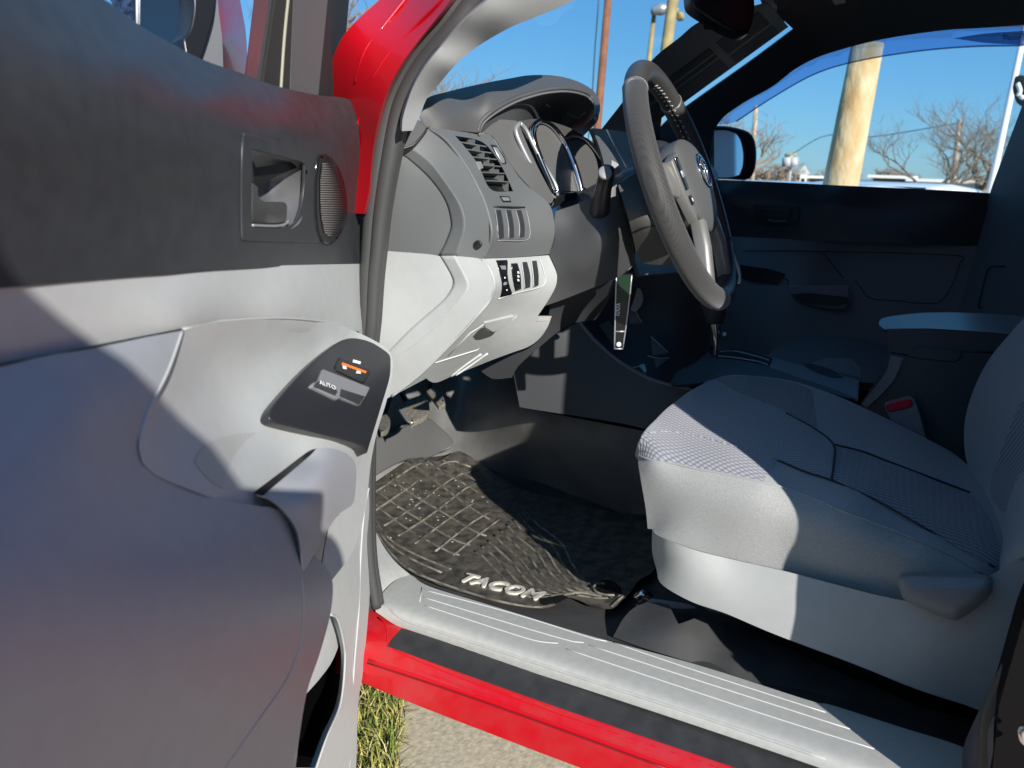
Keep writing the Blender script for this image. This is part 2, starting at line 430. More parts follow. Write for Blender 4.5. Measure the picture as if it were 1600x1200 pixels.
lines('trim_crease', [[(470, 897), (474, 940), (470, 1000), (448, 1060), (400, 1130), (340, 1215)]], Fbulge, .0012, M_light, door, lift=-.0008)
# recess above the armrest and the cup
Frec = F([(285, 515, 'D', .012), (340, 503, 'D', .012), (440, 497, 'D', .012), (520, 505, 'D', .012), (560, 520, 'D', .014), (583, 532, 'D', .03), (604, 548, 'D', .05), (613, 566, 'D', .062),
          (610, 592, 'D', .066), (597, 640, 'D', .066), (582, 690, 'D', .064), (575, 712, 'D', .060), (556, 735, 'D', .060), (535, 712, 'D', .062), (493, 700, 'D', .052),
          (262, 580, 'D', .016), (232, 640, 'D', .028), (217, 690, 'D', .04), (250, 745, 'D', .047), (330, 777, 'D', .056), (400, 775, 'D', .05),
          (330, 560, 'D', .002), (420, 550, 'D', .0), (500, 545, 'D', .006), (290, 640, 'D', .016), (350, 640, 'D', .008), (420, 645, 'D', .018), (470, 584, 'D', .010), (528, 536, 'D', .014),
          (300, 715, 'D', .040), (370, 700, 'D', .028), (440, 690, 'D', .034), (430, 660, 'D', .024), (400, 740, 'D', .044), (460, 715, 'D', .044)])
rec_out = [(285, 515), (340, 503), (440, 497), (520, 505), (560, 520), (583, 531), (600, 541), (611, 553), (614, 570), (612, 592), (603, 630), (590, 672), (580, 720), (570, 800), (552, 860), (520, 905), (500, 900), (515, 820), (530, 805), (500, 800), (440, 822), (400, 797), (330, 777), (250, 745), (222, 722), (217, 690), (232, 640), (262, 580)]
recess = relief('armrest', rec_out, Frec, M_light, door, step=13, th=.006)
lines('trim_bead', [[(285, 515), (340, 503), (440, 497), (520, 505), (560, 519)]], Flow, .0014, M_light, recess, lift=-.0004)
lines('trim_bead', [[(285, 516), (262, 580), (232, 640), (218, 690), (224, 722), (250, 744), (330, 775)]], Fbulge, .0015, M_light, recess, lift=-.0006)
# inner edge of cup, painted darker for the side turned from the light
relief('cup_wall', [(304, 722), (311, 707), (321, 696), (345, 684), (372, 678), (400, 676), (385, 688), (366, 712), (354, 738), (349, 764), (325, 748)], Frec, mat('cup_wall_shade', (.37, .375, .35), .6), recess, step=7, th=.002, lift=.0012)
# switch panel
Fsw = F([(420, 647, 'D', .026), (528, 536, 'D', .026), (611, 565, 'D', .070), (573, 708, 'D', .076), (500, 620, 'D', .046), (566, 697, 'D', .074)])
sw_out = [(421, 645), (432, 627), (470, 584), (500, 556), (528, 535), (542, 529), (556, 528), (580, 534), (604, 549), (610, 556), (611, 568), (609, 592), (596, 636), (580, 688), (574, 708), (570, 703), (566, 697), (545, 689), (480, 672), (430, 660), (421, 655)]
swp = relief('switch_panel', sw_out, Fsw, mat('switch_panel_black', (.022, .023, .027), .33, bump=.1, bscale=1400, bdist=.0003), recess, step=9, th=.012, lift=.005, bev=.0015)
relief('lock_switch', [(530, 558), (576, 577), (580, 581), (570, 598), (564, 597), (526, 579), (523, 573)], Fsw, M_black, recess, step=6, th=.008, lift=.008, bev=.001)
relief('orange_mark', [(535, 566), (573, 580), (571, 583.5), (533, 569.5)], Fsw, M_orange, recess, step=6, th=.0006, lift=.0088, rnd=False)
relief('lock_mark', [(535, 571), (541, 572), (542, 577), (536, 576)], Fsw, M_white, recess, step=6, th=.001, lift=.0088)
relief('lock_mark', [(558, 579), (563, 580), (564, 584), (556, 583)], Fsw, M_white, recess, step=6, th=.001, lift=.0088)
relief('lock_mark', [(552, 561.5), (564, 565), (563, 569), (551, 566)], Fsw, M_white, recess, step=6, th=.001, lift=.0068, rnd=False)
ws = relief('window_switch', [(505, 576), (579, 605), (574, 616), (563, 633), (532, 621), (527, 624), (486, 603), (489, 598), (498, 594)], Fsw, M_grey, recess, step=7, th=.012, lift=.013, bev=.0015, corner=20)
relief('window_switch_face', [(502, 595), (523, 603), (528, 612), (524, 618), (490, 604), (494, 597)], Fsw, M_dark, recess, step=7, th=.006, lift=.0142, bev=.001)
relief('window_switch_face', [(533, 607), (571, 619), (562, 632), (531, 619)], Fsw, M_dark, recess, step=7, th=.006, lift=.0142, bev=.001)
a, b, c = Fsw(500, 600, .0154), Fsw(522, 608, .0154), Fsw(506, 594, .0154)
text('switch_lettering', 'AUTO', a, b-a, c-a, .0080, M_white, recess, .0002, sx=1.25)
# pull handle
Fph = F([(480, 715, 'D', .062), (495, 700, 'D', .066), (520, 701, 'D', .074), (545, 712, 'D', .078), (556, 732, 'D', .08), (553, 780, 'D', .078), (530, 805, 'D', .08), (515, 825, 'D', .082), (488, 872, 'D', .082),
         (470, 895, 'D', .080), (470, 850, 'D', .083), (455, 810, 'D', .078), (430, 785, 'D', .069), (402, 770, 'D', .059), (500, 740, 'D', .082), (480, 790, 'D', .087), (530, 750, 'D', .084), (505, 800, 'D', .088)])
relief('pull_handle', [(402, 771), (440, 742), (480, 710), (496, 701), (520, 701), (543, 710), (554, 722), (557, 740), (553, 783), (543, 794), (530, 803), (516, 822), (502, 848), (489, 871), (472, 897), (470, 862), (462, 825), (440, 795), (418, 779)], Fph,
       mat('handle_cloth', (.30, .305, .32), .7, bump=.4, bscale=900, bdist=.0005), door, step=9, th=.02, lift=.002, corner=60)
relief('handle_gap_shade', [(396, 770), (405, 763), (440, 737), (470, 714), (486, 704), (494, 701), (484, 712), (450, 741), (410, 775)], Fph, M_black, door, step=6, th=.002, lift=.004)  # black strip paints the shade in the gap behind the handle
lines('handle_bead', [[(400, 772), (425, 781), (447, 799), (464, 826), (470, 862), (472, 896)]], Fph, .0011, M_light, door, lift=-.0004)
lines('trim_seam', [[(-200, 603), (0, 570), (150, 541), (283, 515)]], Fbulge, .0009, M_black, door, lift=.0004)
# map pocket
Fpk = F([(515, 960, 'D', -.01), (540, 1035, 'D', -.008), (480, 1080, 'D', -.02), (500, 1200, 'D', -.03), (440, 1200, 'D', -.04), (528, 1000, 'D', -.01)])
relief('pocket_liner', [(505, 945), (532, 960), (545, 1000), (548, 1040), (540, 1110), (500, 1215), (415, 1215), (420, 1060), (460, 980)], [(515, 960, 'D', -.045), (540, 1110, 'D', -.045), (420, 1150, 'D', -.045)], mat('pocket_shade', (.004, .004, .004), 1, spec=0), door, step=20, th=.01)  # near-black colour carries the deep shade inside the pocket
relief('pocket_lip', [(512, 955), (524, 965), (530, 985), (530, 1005), (518, 1035), (500, 1060), (478, 1085), (470, 1040)], Fpk, M_light, door, step=10, th=.002)
lines('pocket_rim', [[(516, 960), (527, 967), (536, 1000), (539, 1035), (532, 1100), (511, 1150), (494, 1200)]], Flow, .0018, M_light, door, lift=-.001)
lines('door_edge_seam', [[(580, 745), (569, 800), (563, 880), (560, 960), (552, 1060), (546, 1200)]], Flow, .0018, M_light, door, lift=.0)
# handle bezel
bez_out = [(382, 211), (390, 209), (497, 240), (498, 262), (494, 300), (495, 345), (503, 380), (440, 379), (381, 377), (379, 370), (378, 300), (380, 220)]
cup = [(394, 233), (470, 253), (477, 258), (476, 290), (472, 320), (463, 346), (455, 353), (440, 356), (394, 354)]
cup = [(394, 233), (470, 253), (477, 258), (476, 290), (472, 320), (463, 346), (455, 353), (440, 356), (394, 354)]
bez = relief('handle_bezel', bez_out, Fdoor, M_dark, door, step=8, th=.004, lift=.006, holes=[cup], bev=.0015, corner=50)
Fc2 = F([(394, 233, 'D', -.004), (477, 258, 'D', .002), (455, 353, 'D', .002), (394, 354, 'D', -.004), (430, 300, 'D', -.022), (410, 280, 'D', -.03), (460, 300, 'D', -.010), (410, 340, 'D', -.022)])
relief('handle_cup', [(390, 229), (474, 250), (482, 258), (480, 300), (470, 345), (456, 358), (390, 359)], Fc2, mat('satin_cup', (.22, .22, .225), .3, .5), door, step=6, th=.002)
relief('handle_shadow_gap', [(396, 252), (400, 262), (452, 254), (474, 258), (440, 272), (404, 291), (396, 285)], [(396, 252, 'D', -.018), (474, 258, 'D', -.004), (404, 291, 'D', -.018)], M_black, door, step=7, th=.002, lift=.006)
dh = relief('door_handle', [(396, 286), (404, 292), (404, 305), (408, 312), (418, 316), (445, 316), (449, 322), (448, 342), (444, 348), (430, 350), (394, 349), (394, 290)],
       F([(396, 286, 'D', -.002), (394, 349, 'D', -.002), (449, 322, 'D', .002), (420, 335, 'D', .004), (444, 348, 'D', 0)]), mat('dark_handle', (.05, .05, .048), .3), door, step=6, th=.006, lift=.006, bev=.002)
lines('handle_edge', [[(394, 352), (430, 353), (446, 350), (452, 343)]], Fdoor, .0013, M_silver, door, lift=.006)
# tweeter
tw = [(498, 246), (503, 242), (512, 241), (522, 248), (532, 264), (540, 290), (544, 320), (542, 345), (534, 365), (522, 380), (512, 383), (503, 378), (496, 355), (494, 320), (495, 275)]
twr = relief('tweeter', tw, Fdoor, M_gloss, door, step=6, th=.008, lift=.012, bev=.003, seg=3)
twi = [(503, 256), (510, 252), (520, 258), (530, 276), (538, 302), (541, 325), (537, 345), (529, 362), (516, 372), (507, 365), (502, 345), (500, 320), (500, 280)]
relief('speaker_grille', twi, Fdoor, M_black, twr, step=6, th=.001, lift=.0135)
bm = bmesh.new()
for k in range(32):
    y = 256+k*3.6; xs = [x for x in range(495, 545) if inpoly(x, y, twi)]
    if len(xs) > 4: tube('g', [Fdoor(xs[0]+1, y, .014), Fdoor(xs[-1]-.5, y+.8, .014)], .0009, None, bm=bm, seg=5, spline=False)
fin('grille_slats', bm, mat('grille_grey', (.11, .10, .095), .5), twr, smooth=True)
# window frame, channel and sail panel
relief('sail_panel', [(459, -20), (514, -20), (496, 165), (453, 160)], F([(459, -20, 'D', -.038), (514, -20, 'D', -.034), (497, 144, 'D', -.034)]), mat('sail_grey', (.10, .10, .10), .8, bump=.5, bscale=700, bdist=.0006, spec=.2), door, step=14, th=.008, nd=True)
relief('sail_panel', [(514, -20), (547, -20), (531, 172), (496, 166)], F([(514, -20, 'D', -.034), (547, -20, 'D', -.055), (532, 152, 'D', -.055)]), mat('sail_dark', (.035, .035, .035), .8, spec=.2), door, step=14, th=.008, nd=True)
relief('window_channel', [(434, -20), (460, -20), (454, 160), (440, 155), (409, 145)], F([(434, -20, 'D', -.042), (460, -20, 'D', -.038), (441, 137, 'D', -.040)]), mat('channel_rubber', (.03, .03, .028), .8, spec=.2), door, step=14, th=.008, nd=True)
lines('channel_bead', [[(452, -20), (444, 60), (438, 150)]], F([(434, -20, 'D', -.042), (460, -20, 'D', -.038), (441, 137, 'D', -.040)]), .0022, mat('worn_edge', (.3, .28, .2), .5), door)
relief('window_glass', [(400, -20), (434, -20), (410, 142), (382, 132)], F([(400, -20, 'D', -.05), (434, -20, 'D', -.046), (411, 126, 'D', -.048)]), mat('tinted_side_glass', (.16, .15, .16), .06, .55, bump=.6, bscale=22, bdist=.003), door, step=8, th=.004)
# wing mirror
Fmi = Fplane(P(270, 30, 'D', -.14), (-.9, -.45, .04))
Fms = F([(300, 0, 'D', -.11), (345, 60, 'D', -.10), (385, 60, 'D', -.15), (360, -20, 'D', -.13), (318, 94, 'D', -.11), (383, 118, 'D', -.15), (340, -20, 'D', -.105)])
wm = relief('door_mirror', [(341, -25), (370, -25), (379, 20), (385, 60), (387, 125), (345, 112), (316, 100), (325, 60), (335, 20)], Fms, mat('red_mirror_shell', (.38, .01, .02), .35, coat=.3), door, step=8, th=.02)
relief('mirror_arm', [(338, -25), (342, 20), (347, 60), (349, 112), (310, 96), (324, 60), (332, 20)], F([(338, -25, 'D', -.095), (347, 60, 'D', -.09), (316, 96, 'D', -.095)]), M_silver, wm, step=8, th=.006)
relief('mirror_housing', [(300, -25), (341, -25), (336, 20), (326, 60), (314, 98), (290, 86), (286, 60), (297, 45), (303, 10)], F([(300, -25, 'D', -.10), (341, -25, 'D', -.085), (316, 94, 'D', -.09)]), M_black, wm, step=8, th=.03, bev=.003)
relief('mirror_glass', [(150, -40), (214, -25), (304, -25), (302, 15), (294, 48), (280, 66), (262, 70), (205, 40)], Fmi, M_mirror, wm, step=10, th=.004)
lines('reflected_edge', [[(214, -25), (214, 37)]], Fmi, .0012, M_white, wm, lift=.002, n=2)  # white line drawn as the bright edge of the reflection
relief('mirror_reflection', [(150, -40), (213, -25), (213, 40), (190, 30)], Fmi, mat('reflected_body_dark', (.03, .05, .10), .15, .2, var=.6, vscale=200), wm, step=10, th=.001, lift=.001)  # dark patch paints the truck side reflected in the glass

# ---------------------------------------------------------------- body, jamb, seal, pillars
Fj = F([(545, 45, 'Y', .70), (600, -20, 'Y', .69), (704, -10, 'X', -.79), (652, 66, 'X', -.79), (592, 185, 'X', -.795), (570, 336, 'X', -.795), (550, 200, 'Y', .70), (540, 330, 'Y', .70)])
body = relief('body_shell', [(470, 330), (480, 200), (520, 90), (546, 44), (600, -6), (640, -40), (730, -40), (704, 0), (680, 31), (652, 66), (627, 101), (606, 140), (592, 185), (582, 238), (577, 295), (569, 334)], Fj, M_red, truck, step=12, th=.05)
for pl in ([(700, -10), (640, 50), (590, 110), (560, 190), (548, 300)], [(640, -10), (600, 40), (570, 80), (555, 130)]):
    lines('jamb_crease', [pl], Fj, .002, M_red, body, lift=-.001)
# door rubber round the opening
sp = [(790, -62, 50, -.745), (738, -8, 50, -.75), (708, 31, 50, -.757), (677, 67, 48, -.76), (650, 101, 44, -.762), (625, 147, 42, -.765), (613, 185, 40, -.767), (605, 227, 41, -.768), (596, 280, 38, -.77), (588, 336, 36, -.77), (583, 392, 34, -.77), (579, 440, 32, -.77), (576, 500, 30, -.77), (571, 560, 30, -.77), (568, 700, 30, -.77), (570, 860, 28, -.775), (583, 950, 26, -.775)]
def _side(i, f):
    a = sp[max(i-1, 0)]; b = sp[min(i+1, len(sp)-1)]; dx, dy = b[0]-a[0], b[1]-a[1]; l = math.hypot(dx, dy); x, y, w_, v = sp[i]
    return P(x-dy/l*w_*f, y+dx/l*w_*f, 'X', v+.002)
seal = tube('door_seal', [_side(i, .19) for i in range(len(sp))], [q[2]*.36/1120 for q in sp], M_rubber, truck, seg=16)
tube('seal_lip', [_side(i, -.20) for i in range(len(sp))], [q[2]*.34/1120 for q in sp], M_rubber, seal, seg=16)
tube('seal_core', [_side(i, 0)+Vector((.014, 0, 0)) for i in range(len(sp))], [q[2]*.40/1120 for q in sp], M_rubber, seal, seg=16)
Fap = F([(773, -10, 'X', -.745), (736, 31, 'X', -.755), (690, 77, 'X', -.76), (669, 108, 'X', -.762), (648, 147, 'X', -.764), (636, 200, 'X', -.765),
         (668, 152, 'X', -.715), (687, 130, 'X', -.715), (750, 70, 'X', -.69), (841, 25, 'X', -.655), (906, -5, 'X', -.62), (960, -60, 'X', -.59), (840, -70, 'X', -.72), (780, 20, 'X', -.722), (700, 95, 'X', -.745)])
relief('windshield_pillar', [(835, -75), (773, -10), (730, 28), (690, 72), (664, 105), (644, 140), (630, 182), (628, 205), (645, 204), (656, 180), (668, 152), (687, 130), (715, 98), (750, 70), (799, 42), (841, 25), (906, -5), (985, -60)], Fap, mat('pillar_light', (.42, .42, .41), .7, bump=.3, bscale=900, bdist=.0004), truck, step=12, th=.02, lift=.020)
# rocker with pinch line, sill film
YS = (.78, .62, .45, .28, .1, -.08, -.28)
Frk = Sweep([(-.735, .512), (-.757, .508), (-.772, .502), (-.785, .497), (-.797, .488), (-.803, .475), (-.806, .455), (-.810, .43), (-.806, .415)])
rock = relief('rocker_panel', [(540, 925), (583, 943), (627, 977), (890, 1064), (1100, 1132), (1287, 1196), (1420, 1245), (1400, 1300), (1000, 1236), (907, 1200), (820, 1167), (662, 1106), (568, 1068), (520, 1050)], Frk, mat('dusty_red_paint', (.52, .003, .010), .34, coat=.5, spec=.5, col2=(.47, .02, .022), vscale=30, detail=12, bump=.12, bscale=25, bdist=.002), truck, step=12, th=.03)
relief('sill_film', [(628, 982), (659, 991), (890, 1067), (1100, 1135), (1287, 1197), (1400, 1236), (1260, 1240), (1150, 1200), (1100, 1183), (834, 1092), (620, 1015), (609, 1010), (608, 1004)], Frk, M_strip, truck, step=12, th=.0012, lift=.0015, corner=60)
lines('panel_fold', [[(576, 1031), (680, 1066), (820, 1115), (1047, 1198), (1150, 1238)]], Frk, .0025, M_red, rock, lift=-.001)
lines('panel_fold', [[(574, 1036), (680, 1071), (820, 1120), (1047, 1203)]], Frk, .0014, mat('fold_shadow_red', (.2, .004, .008), .5), rock, lift=.0005)  # dark red bead draws the shadow under the fold
lines('panel_fold', [[(590, 965), (606, 982), (604, 1003), (640, 1028), (834, 1102), (1150, 1210)]], Frk, .0018, M_red, rock, lift=-.0015)
bm = bmesh.new(); extr(bm, [(-.80, .46), (-.66, .42), (.70, .42), (.70, .44), (-.60, .44), (-.74, .49)], 'y', -1.2, .74); fin('underbody', bm, M_black, truck)
# sill plate
Fsl = Sweep([(-.60, .527), (-.643, .530), (-.67, .532), (-.70, .533), (-.728, .533), (-.744, .531), (-.751, .525), (-.752, .514), (-.750, .505)])
sl_out = [(587, 956), (588, 944), (600, 924), (620, 905), (636, 898), (645, 900), (673, 917), (780, 950), (890, 984), (950, 1001), (1100, 1042), (1263, 1094), (1300, 1102), (1400, 1134), (1503, 1167), (1540, 1195), (1560, 1290), (1400, 1245), (1287, 1202), (1100, 1138), (890, 1069), (700, 1009), (627, 981)]
sill = relief('sill_plate', sl_out, Fsl, M_sill, truck, step=8, th=.006, lift=.003, corner=60)
gl = [[(664, 922), (800, 958), (925, 997), (948, 1002)], [(661, 933), (800, 975), (890, 1001), (912, 1004)], [(664, 946), (800, 990), (842, 1002), (872, 1005)], [(659, 918), (656, 940)],
      [(958, 1004), (1100, 1052), (1290, 1113)], [(920, 1008), (1100, 1066), (1328, 1139)], [(885, 1014), (1000, 1052), (1200, 1118), (1366, 1170)]]
lines('sill_ribs', gl, Fsl, .0008, M_line, sill, lift=.0034)
lines('sill_ledge', [[(594, 934), (612, 955), (640, 972), (700, 991), (890, 1053), (1100, 1121), (1290, 1186)]], Fsl, .0022, M_sill, sill, lift=.0022)
relief('kick_plate', [(579, 800), (586, 828), (602, 858), (620, 880), (641, 898), (618, 906), (600, 922), (592, 934), (570, 918), (560, 800)], F([(583, 822, 'X', -.64), (637, 896, 'X', -.645), (592, 934, 'X', -.74), (579, 910, 'X', -.75), (565, 800, 'X', -.70)]), M_sill, truck, step=10, th=.006)

# ---------------------------------------------------------------- dashboard
# upper grey fascia (faces the driver) and end face
crease = [(668, 200), (694, 217), (722, 252), (746, 294), (760, 328), (767, 362), (763, 385), (752, 404.5)]
Fend = F([(668, 200, 'X', -.705), (722, 252, 'X', -.705), (760, 328, 'X', -.705), (752, 404, 'X', -.703), (596, 391, 'X', -.735), (627, 232, 'X', -.735), (690, 399, 'X', -.722), (650, 300, 'X', -.728),
          (771, 445, 'X', -.70), (710, 530, 'X', -.70), (606, 618, 'X', -.705), (579, 530, 'X', -.74), (640, 480, 'X', -.725)])
Ffas = F([(668, 200, 'X', -.705), (694, 217, 'X', -.705), (722, 252, 'X', -.705), (746, 294, 'X', -.705), (767, 364, 'X', -.705), (752, 404, 'X', -.703),
          (747, 208, 'X', -.60), (771, 217, 'X', -.575), (799, 259, 'X', -.56), (820, 287, 'X', -.55), (855, 315, 'X', -.535), (866, 340, 'X', -.53), (867, 364, 'X', -.53), (858, 397, 'X', -.53), (800, 330, 'X', -.625), (760, 240, 'X', -.63)])
dash = relief('dashboard', [(668, 200), (700, 202), (745, 208), (764, 210), (771, 217), (799, 259), (820, 287), (855, 315), (864, 336), (867, 364), (864, 382), (858, 397), (820, 401), (752, 404)]+crease[::-1][1:-1], Ffas, M_dash, truck, step=9, th=.01, corner=60,
              holes=[[(711, 212), (747, 219), (765, 232), (785, 262), (802, 299), (767, 296), (747, 257), (725, 228)]])
bo = [(627, 234), (640, 231), (652, 236), (675, 255), (694, 280), (712, 306), (722, 325), (727, 345), (726, 362), (721, 380), (715, 400)]
bi = [(620, 246), (630, 244), (643, 253), (667, 275), (685, 297), (697, 318), (703, 340), (704, 355), (699, 370), (693, 384), (685, 398.5)]
endf = relief('end_panel', bo[1:]+[(752, 404.5)]+crease[::-1][1:]+[(650, 222)], Fend, M_dash, dash, step=9, th=.006, corner=60)
strip('end_panel_band', bo, bi, Fend, 0, Fend, -.009, M_dash, dash)
relief('end_panel_inset', bi+[(596, 391.5), (568, 388), (590, 300), (605, 250)], Fend, M_dash, dash, step=10, th=.006, lift=-.009, corner=60)
lines('fascia_edge', [[(x+1, y) for x, y in crease]], Ffas, .0028, M_dash, dash, lift=-.0015)
# small cowl corner piece
relief('cowl_corner', [(645, 184), (660, 190), (668, 200), (656, 216), (645, 227), (627, 233), (634, 200)], F([(645, 184, 'X', -.715), (668, 200, 'X', -.71), (627, 232, 'X', -.742)]), M_dashtop, dash, step=7, th=.01, lift=.004, bev=.002)
lines('cowl_gap', [[(668, 200), (658, 214), (646, 226), (628, 233)]], F([(645, 184, 'X', -.715), (668, 200, 'X', -.71), (627, 232, 'X', -.742)]), .0016, M_black, dash, lift=.005)
# light lower half
creaseL = [(752, 404.5), (765, 422), (771, 445), (765, 467), (745, 492), (710, 530), (660, 580), (611, 619)]
bo = [(711, 400), (722, 420), (732, 440), (732, 453), (716, 476), (698, 496), (655, 534), (614, 562), (585, 590), (560, 612)]
bi = [(687, 400), (699, 420), (707, 437), (706, 449), (695, 466), (680, 480), (640, 515), (607, 549), (580, 572), (555, 590)]
lowe = relief('lower_end_panel', bo+[(560, 655), (606, 622)]+creaseL[::-1], Fend, M_light, dash, step=9, th=.006, corner=60)
strip('lower_panel_band', bo, bi, Fend, 0, Fend, -.009, M_light, dash)
relief('lower_panel_inset', bi+[(550, 560), (565, 527), (575, 450), (592, 391)], Fend, M_light, dash, step=10, th=.006, lift=-.009, corner=60)
Flf = F([(752, 404, 'X', -.703), (771, 445, 'X', -.70), (745, 492, 'X', -.70), (710, 530, 'X', -.70), (660, 580, 'X', -.70), (611, 619, 'X', -.705),
         (857, 399, 'X', -.53), (869, 425, 'X', -.525), (869, 445, 'X', -.525), (840, 495, 'X', -.53), (862, 495, 'X', -.50), (855, 510, 'X', -.50), (825, 542, 'X', -.50), (800, 551, 'X', -.52), (745, 572, 'X', -.56), (685, 595, 'X', -.62), (790, 480, 'X', -.62)])
lf_out = [(752, 404.5), (800, 403), (857, 399), (865, 410), (870, 425), (869, 445), (858, 467), (840, 494), (862, 494), (855, 512), (842, 530), (825, 542), (800, 551), (770, 562), (745, 572), (710, 586), (685, 597), (674, 597), (666, 591), (640, 605), (611, 620)]+creaseL[::-1][1:-1]
lower = relief('lower_dash_panel', lf_out, Flf, M_light, dash, step=9, th=.01, corner=55)
lines('fascia_edge', [[(x+1, y) for x, y in creaseL]], Flf, .0028, M_light, dash, lift=-.0015)
lines('panel_gap', [[(809, 492), (790, 497), (757, 506)], [(809, 492), (745, 547), (680, 567)], [(757, 506), (735, 520), (700, 556)]], Flf, .0011, M_line, dash, lift=.0006, spline=False)
relief('release_handle', [(757, 504), (800, 494), (806, 496), (780, 516), (770, 520), (757, 512)], Flf, M_light, dash, step=7, th=.01, lift=.006, bev=.002)
relief('handle_recess', [(739, 526), (750, 514), (756, 512), (764, 518), (774, 518), (768, 525), (750, 531), (743, 531)], Flf, M_dashtop, dash, step=6, th=.002, lift=.0012)
lines('slot_sun_edges', [[(752, 553), (725, 572), (705, 588)], [(762, 552), (735, 571), (712, 586)]], Flf, .0022, M_line, dash, lift=.001)  # pale beads paint the sunlit edges here
relief('lower_ledge', [(841, 497), (862, 494), (855, 501), (838, 502)], Flf, mat('tan_edge', (.5, .45, .4), .6), dash, step=6, th=.004, lift=.002)
# air vent
Fv = F([(711, 212, 'X', -.668), (802, 299, 'X', -.60), (767, 296, 'X', -.66), (747, 219, 'X', -.62)])
vent = relief('air_vent', [(705, 207), (750, 214), (772, 232), (792, 264), (808, 304), (762, 301), (742, 260), (718, 230)], Ffas, M_black, dash, step=8, th=.004, lift=-.03)
bm = bmesh.new()
L_ = [(711, 213), (720, 223), (729, 234), (738, 246), (747, 258), (755, 270), (761, 283), (766, 294)]; R_ = [(749, 221), (760, 230), (768, 240), (776, 250), (783, 261), (789, 272), (795, 285), (800, 297)]
for (x0, y0), (x1, y1) in zip(L_[1:-1], R_[1:-1]):
    a0, b0 = Ffas(x0, y0, -.001), Ffas(x1, y1, -.001); dv = Vector((0, .014, -.005)); t = Vector((0, 0, .0016))
    hexa(bm, [a0, b0, b0+dv, a0+dv, a0+t, b0+t, b0+dv+t, a0+dv+t])
fin('vent_slats', bm, M_dash, vent)
bm = bmesh.new()
for i in range(9):
    x0, y0 = 718+i*7.5, 220+i*9.3
    p = Ffas(x0+16, y0, -.012); hexa(bm, [p+Vector(v) for v in ((0, 0, -.004), (.001, 0, -.004), (.001, .012, -.004), (0, .012, -.004), (0, 0, .010), (.001, 0, .010), (.001, .012, .010), (0, .012, .010))])
fin('vent_vanes', bm, M_dash, vent)
relief('vent_tab', [(744, 252), (752, 252), (756, 262), (750, 265)], Ffas, M_grey, vent, step=4, th=.004, lift=.004, bev=.001)
relief('vent_dial', [(766, 225), (776, 227), (789, 246), (792, 256), (786, 257), (774, 240)], Ffas, M_black, dash, step=5, th=.004, lift=.001, bev=.001)
relief('dial_wheel', [(771, 229), (777, 230), (788, 248), (789, 255), (784, 252)], Ffas, M_silver, dash, step=5, th=.003, lift=.004, bev=.001)
relief('fascia_slot', [(780, 306), (796, 307), (799, 316), (786, 316)], Ffas, M_black, dash, step=5, th=.002, lift=.0007)
relief('slot_tab', [(783, 308), (795, 308.5), (797, 313.5), (787, 313.5)], Ffas, M_silver, dash, step=5, th=.002, lift=.0014)
# blank switches
relief('switch_recess', [(772, 323), (820, 324), (827, 350), (824, 374), (777, 376), (776, 345)], Ffas, M_dash, dash, step=7, th=.002, lift=.0012, bev=.0008)
lines('recess_edge', [[(772, 323), (820, 324)]], Ffas, .0012, M_black, dash, lift=.002)
lines('recess_edge', [[(821, 325), (827, 350), (824, 374), (778, 376)]], Ffas, .0007, M_trimline, dash, lift=.0016)
for q in ([(775, 328), (783, 328), (787, 350), (788, 372), (780, 374), (778, 350)], [(791, 328), (799, 328), (803, 350), (804, 371), (796, 373), (795, 350)], [(807, 328), (815, 328), (820, 350), (820, 370), (812, 372), (812, 350)]):
    relief('blank_switch', q, Ffas, M_dark, dash, step=5, th=.004, lift=.0035, bev=.001, corner=60)
    lines('switch_edge', [[(q[0][0]-1, q[0][1]), (q[5][0]-1, q[5][1]), (q[4][0]-1, q[4][1])]], Ffas, .0006, M_trimline, dash, lift=.003)
disc('bolt_cover', Fend(746, 382, .006), (-1, -.1, 0), .0055, .004, M_black, dash, bev=.001)
mc = relief('mirror_control', [(776, 407), (793, 406), (801, 461), (782, 465)], Flf, M_gloss, dash, step=6, th=.004, lift=.003, bev=.0008, rnd=False)
disc('mirror_control_knob', Flf(789, 443, .005), (-.3, -1, .1), .0045, .002, M_silver, mc, ell=.5)
for x, y in ((789, 434), (792, 453)): disc('control_mark', Flf(x, y, .004), (-.3, -1, .1), .0012, .001, M_white, mc)
relief('control_mark', [(781, 415), (790, 415), (791, 421), (784, 421)], Flf, M_silver, mc, step=4, th=.001, lift=.0042)
q = [(800, 412), (809, 411), (814, 430), (815, 452), (806, 455), (802, 435)]
relief('lamp_switch', q, Flf, M_gloss, dash, step=5, th=.004, lift=.0035, bev=.001, corner=60)
for y in (424, 430, 436): relief('control_mark', [(808, y), (811, y), (812, y+3.5), (809, y+3.5)], Flf, M_white, dash, step=4, th=.0006, lift=.0044)
for q in ([(816, 410), (824, 409), (829, 430), (829, 449), (821, 451), (819, 430)], [(831, 408), (839, 407), (842, 428), (842, 446), (835, 449), (834, 430)]):
    relief('blank_switch', q, Flf, M_dark, dash, step=5, th=.004, lift=.0035, bev=.001, corner=60)
    lines('switch_edge', [[(q[0][0]-1, q[0][1]), (q[5][0]-1, q[5][1]), (q[4][0]-1, q[4][1])]], Flf, .0007, M_line, dash, lift=.003)
lines('recess_edge', [[(843, 404), (850, 425), (849, 446), (806, 458), (779, 467)]], Flf, .0009, M_line, dash, lift=.0018)
